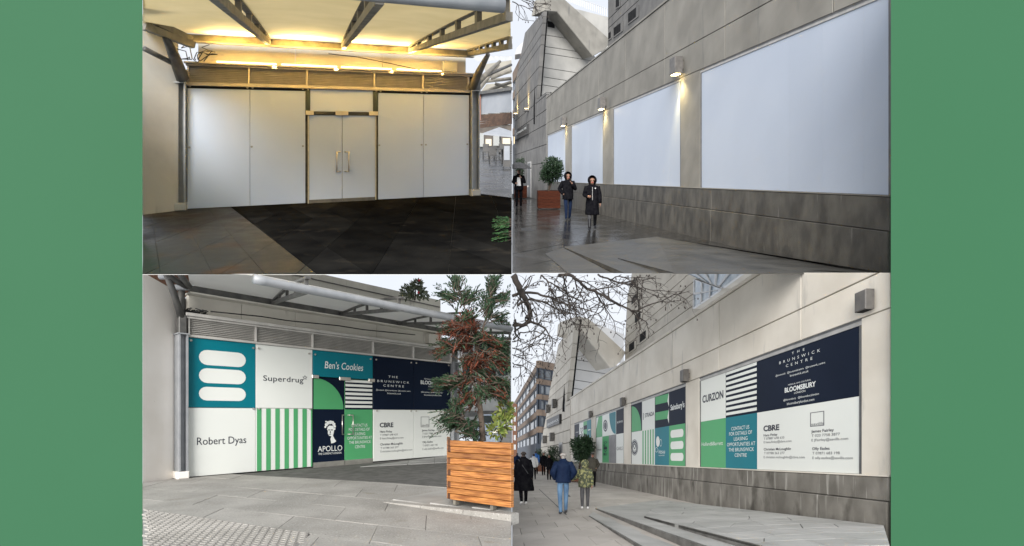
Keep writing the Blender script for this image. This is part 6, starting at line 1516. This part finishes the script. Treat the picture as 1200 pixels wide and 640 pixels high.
def flush_people():
    tmp = []
    for (pl, V, E, R, C, M, t, mm) in PEOPLE:
        me = bpy.data.meshes.new('skel'); me.from_pydata([tuple(v) for v in V], E, []); ob = bpy.data.objects.new('skel', me); COL.objects.link(ob)
        md = ob.modifiers.new('skin', 'SKIN'); md.use_smooth_shade = True; md.branch_smoothing = .3
        for i, r in enumerate(R): me.skin_vertices[0].data[i].radius = (r, r)
        me.skin_vertices[0].data[0].use_root = True
        sd = ob.modifiers.new('sub', 'SUBSURF'); sd.levels = 1; sd.render_levels = 1; tmp.append(ob)
    bpy.context.view_layer.update(); dg = bpy.context.evaluated_depsgraph_get()
    for ob, (pl, V, E, R, C, M, t, mm) in zip(tmp, PEOPLE):
        me = bpy.data.meshes.new_from_object(ob.evaluated_get(dg)); names = sorted(set(mm.values())); idx = {n: i for i, n in enumerate(names)}
        vs = [v.co.copy() for v in me.vertices]; fs = [tuple(p.vertices) for p in me.polygons]; fm = []
        for p in me.polygons:
            c = p.center; b = min(range(len(V)), key=lambda i: (V[i] - c).length - R[i]); cl = C[b]
            if cl == 'skin' and 1.53 < c.z and (c.y < -.005 or c.z > 1.685): cl = 'hair'
            if cl == 'boot' and c.z > .40: cl = 'legs'
            if mm['boot'] == 'boot_wet' and 'boot' in C and c.z < .40 and cl == 'legs': cl = 'boot'
            fm.append(idx[mm[cl]])
        o = link('body', [pl.W(M(v)) for v in vs], fs, names, t, smooth=True, recalc=False, fm=fm)
        # face: eyes, brows and mouth
        for s_ in (-1, 1):
            q = MB(pl); q.tube([M((s_ * .036, .098, 1.632)), M((s_ * .036, .108, 1.632))], .009, 6); q.build('eye', 'shoe_black', o)
        q = MB(pl); q.tube([M((-.028, .102, 1.548)), M((0, .108, 1.546)), M((.028, .102, 1.548))], .006, 5); q.build('mouth', 'petal_red', o)
        bpy.data.meshes.remove(me)
    for ob in tmp: m = ob.data; bpy.data.objects.remove(ob); bpy.data.meshes.remove(m)
flush_people()
# a spray of conifer leaning into the first view at its right edge
rr = random.Random(17); fr = empty('conifer_branch', TL.W(TL.at(599, 262, 9.6)), 'green conifer sprays leaning in at the right edge of the wet shopfront', 'branch')
gq, tw_ = MB(TL), MB(TL)
limF = lambda p: p.x < -.008
for px, py, n in ((596, 258, 6), (592, 264, 6), (597, 272, 6), (590, 278, 5), (597, 284, 4)):
    for i in range(n): conifer_spray(gq, tw_, TL.at(599.2, py + rr.uniform(-3, 3), 9.6), Vector((-1, rr.uniform(-.5, .3), rr.uniform(-.35, .25))), rr.uniform(.15, .36), rr, limF, .2, .03)
gq.build('foliage', 'frond', fr, recalc=False); tw_.build('twigs', 'bark', fr, recalc=False)
flush_text()
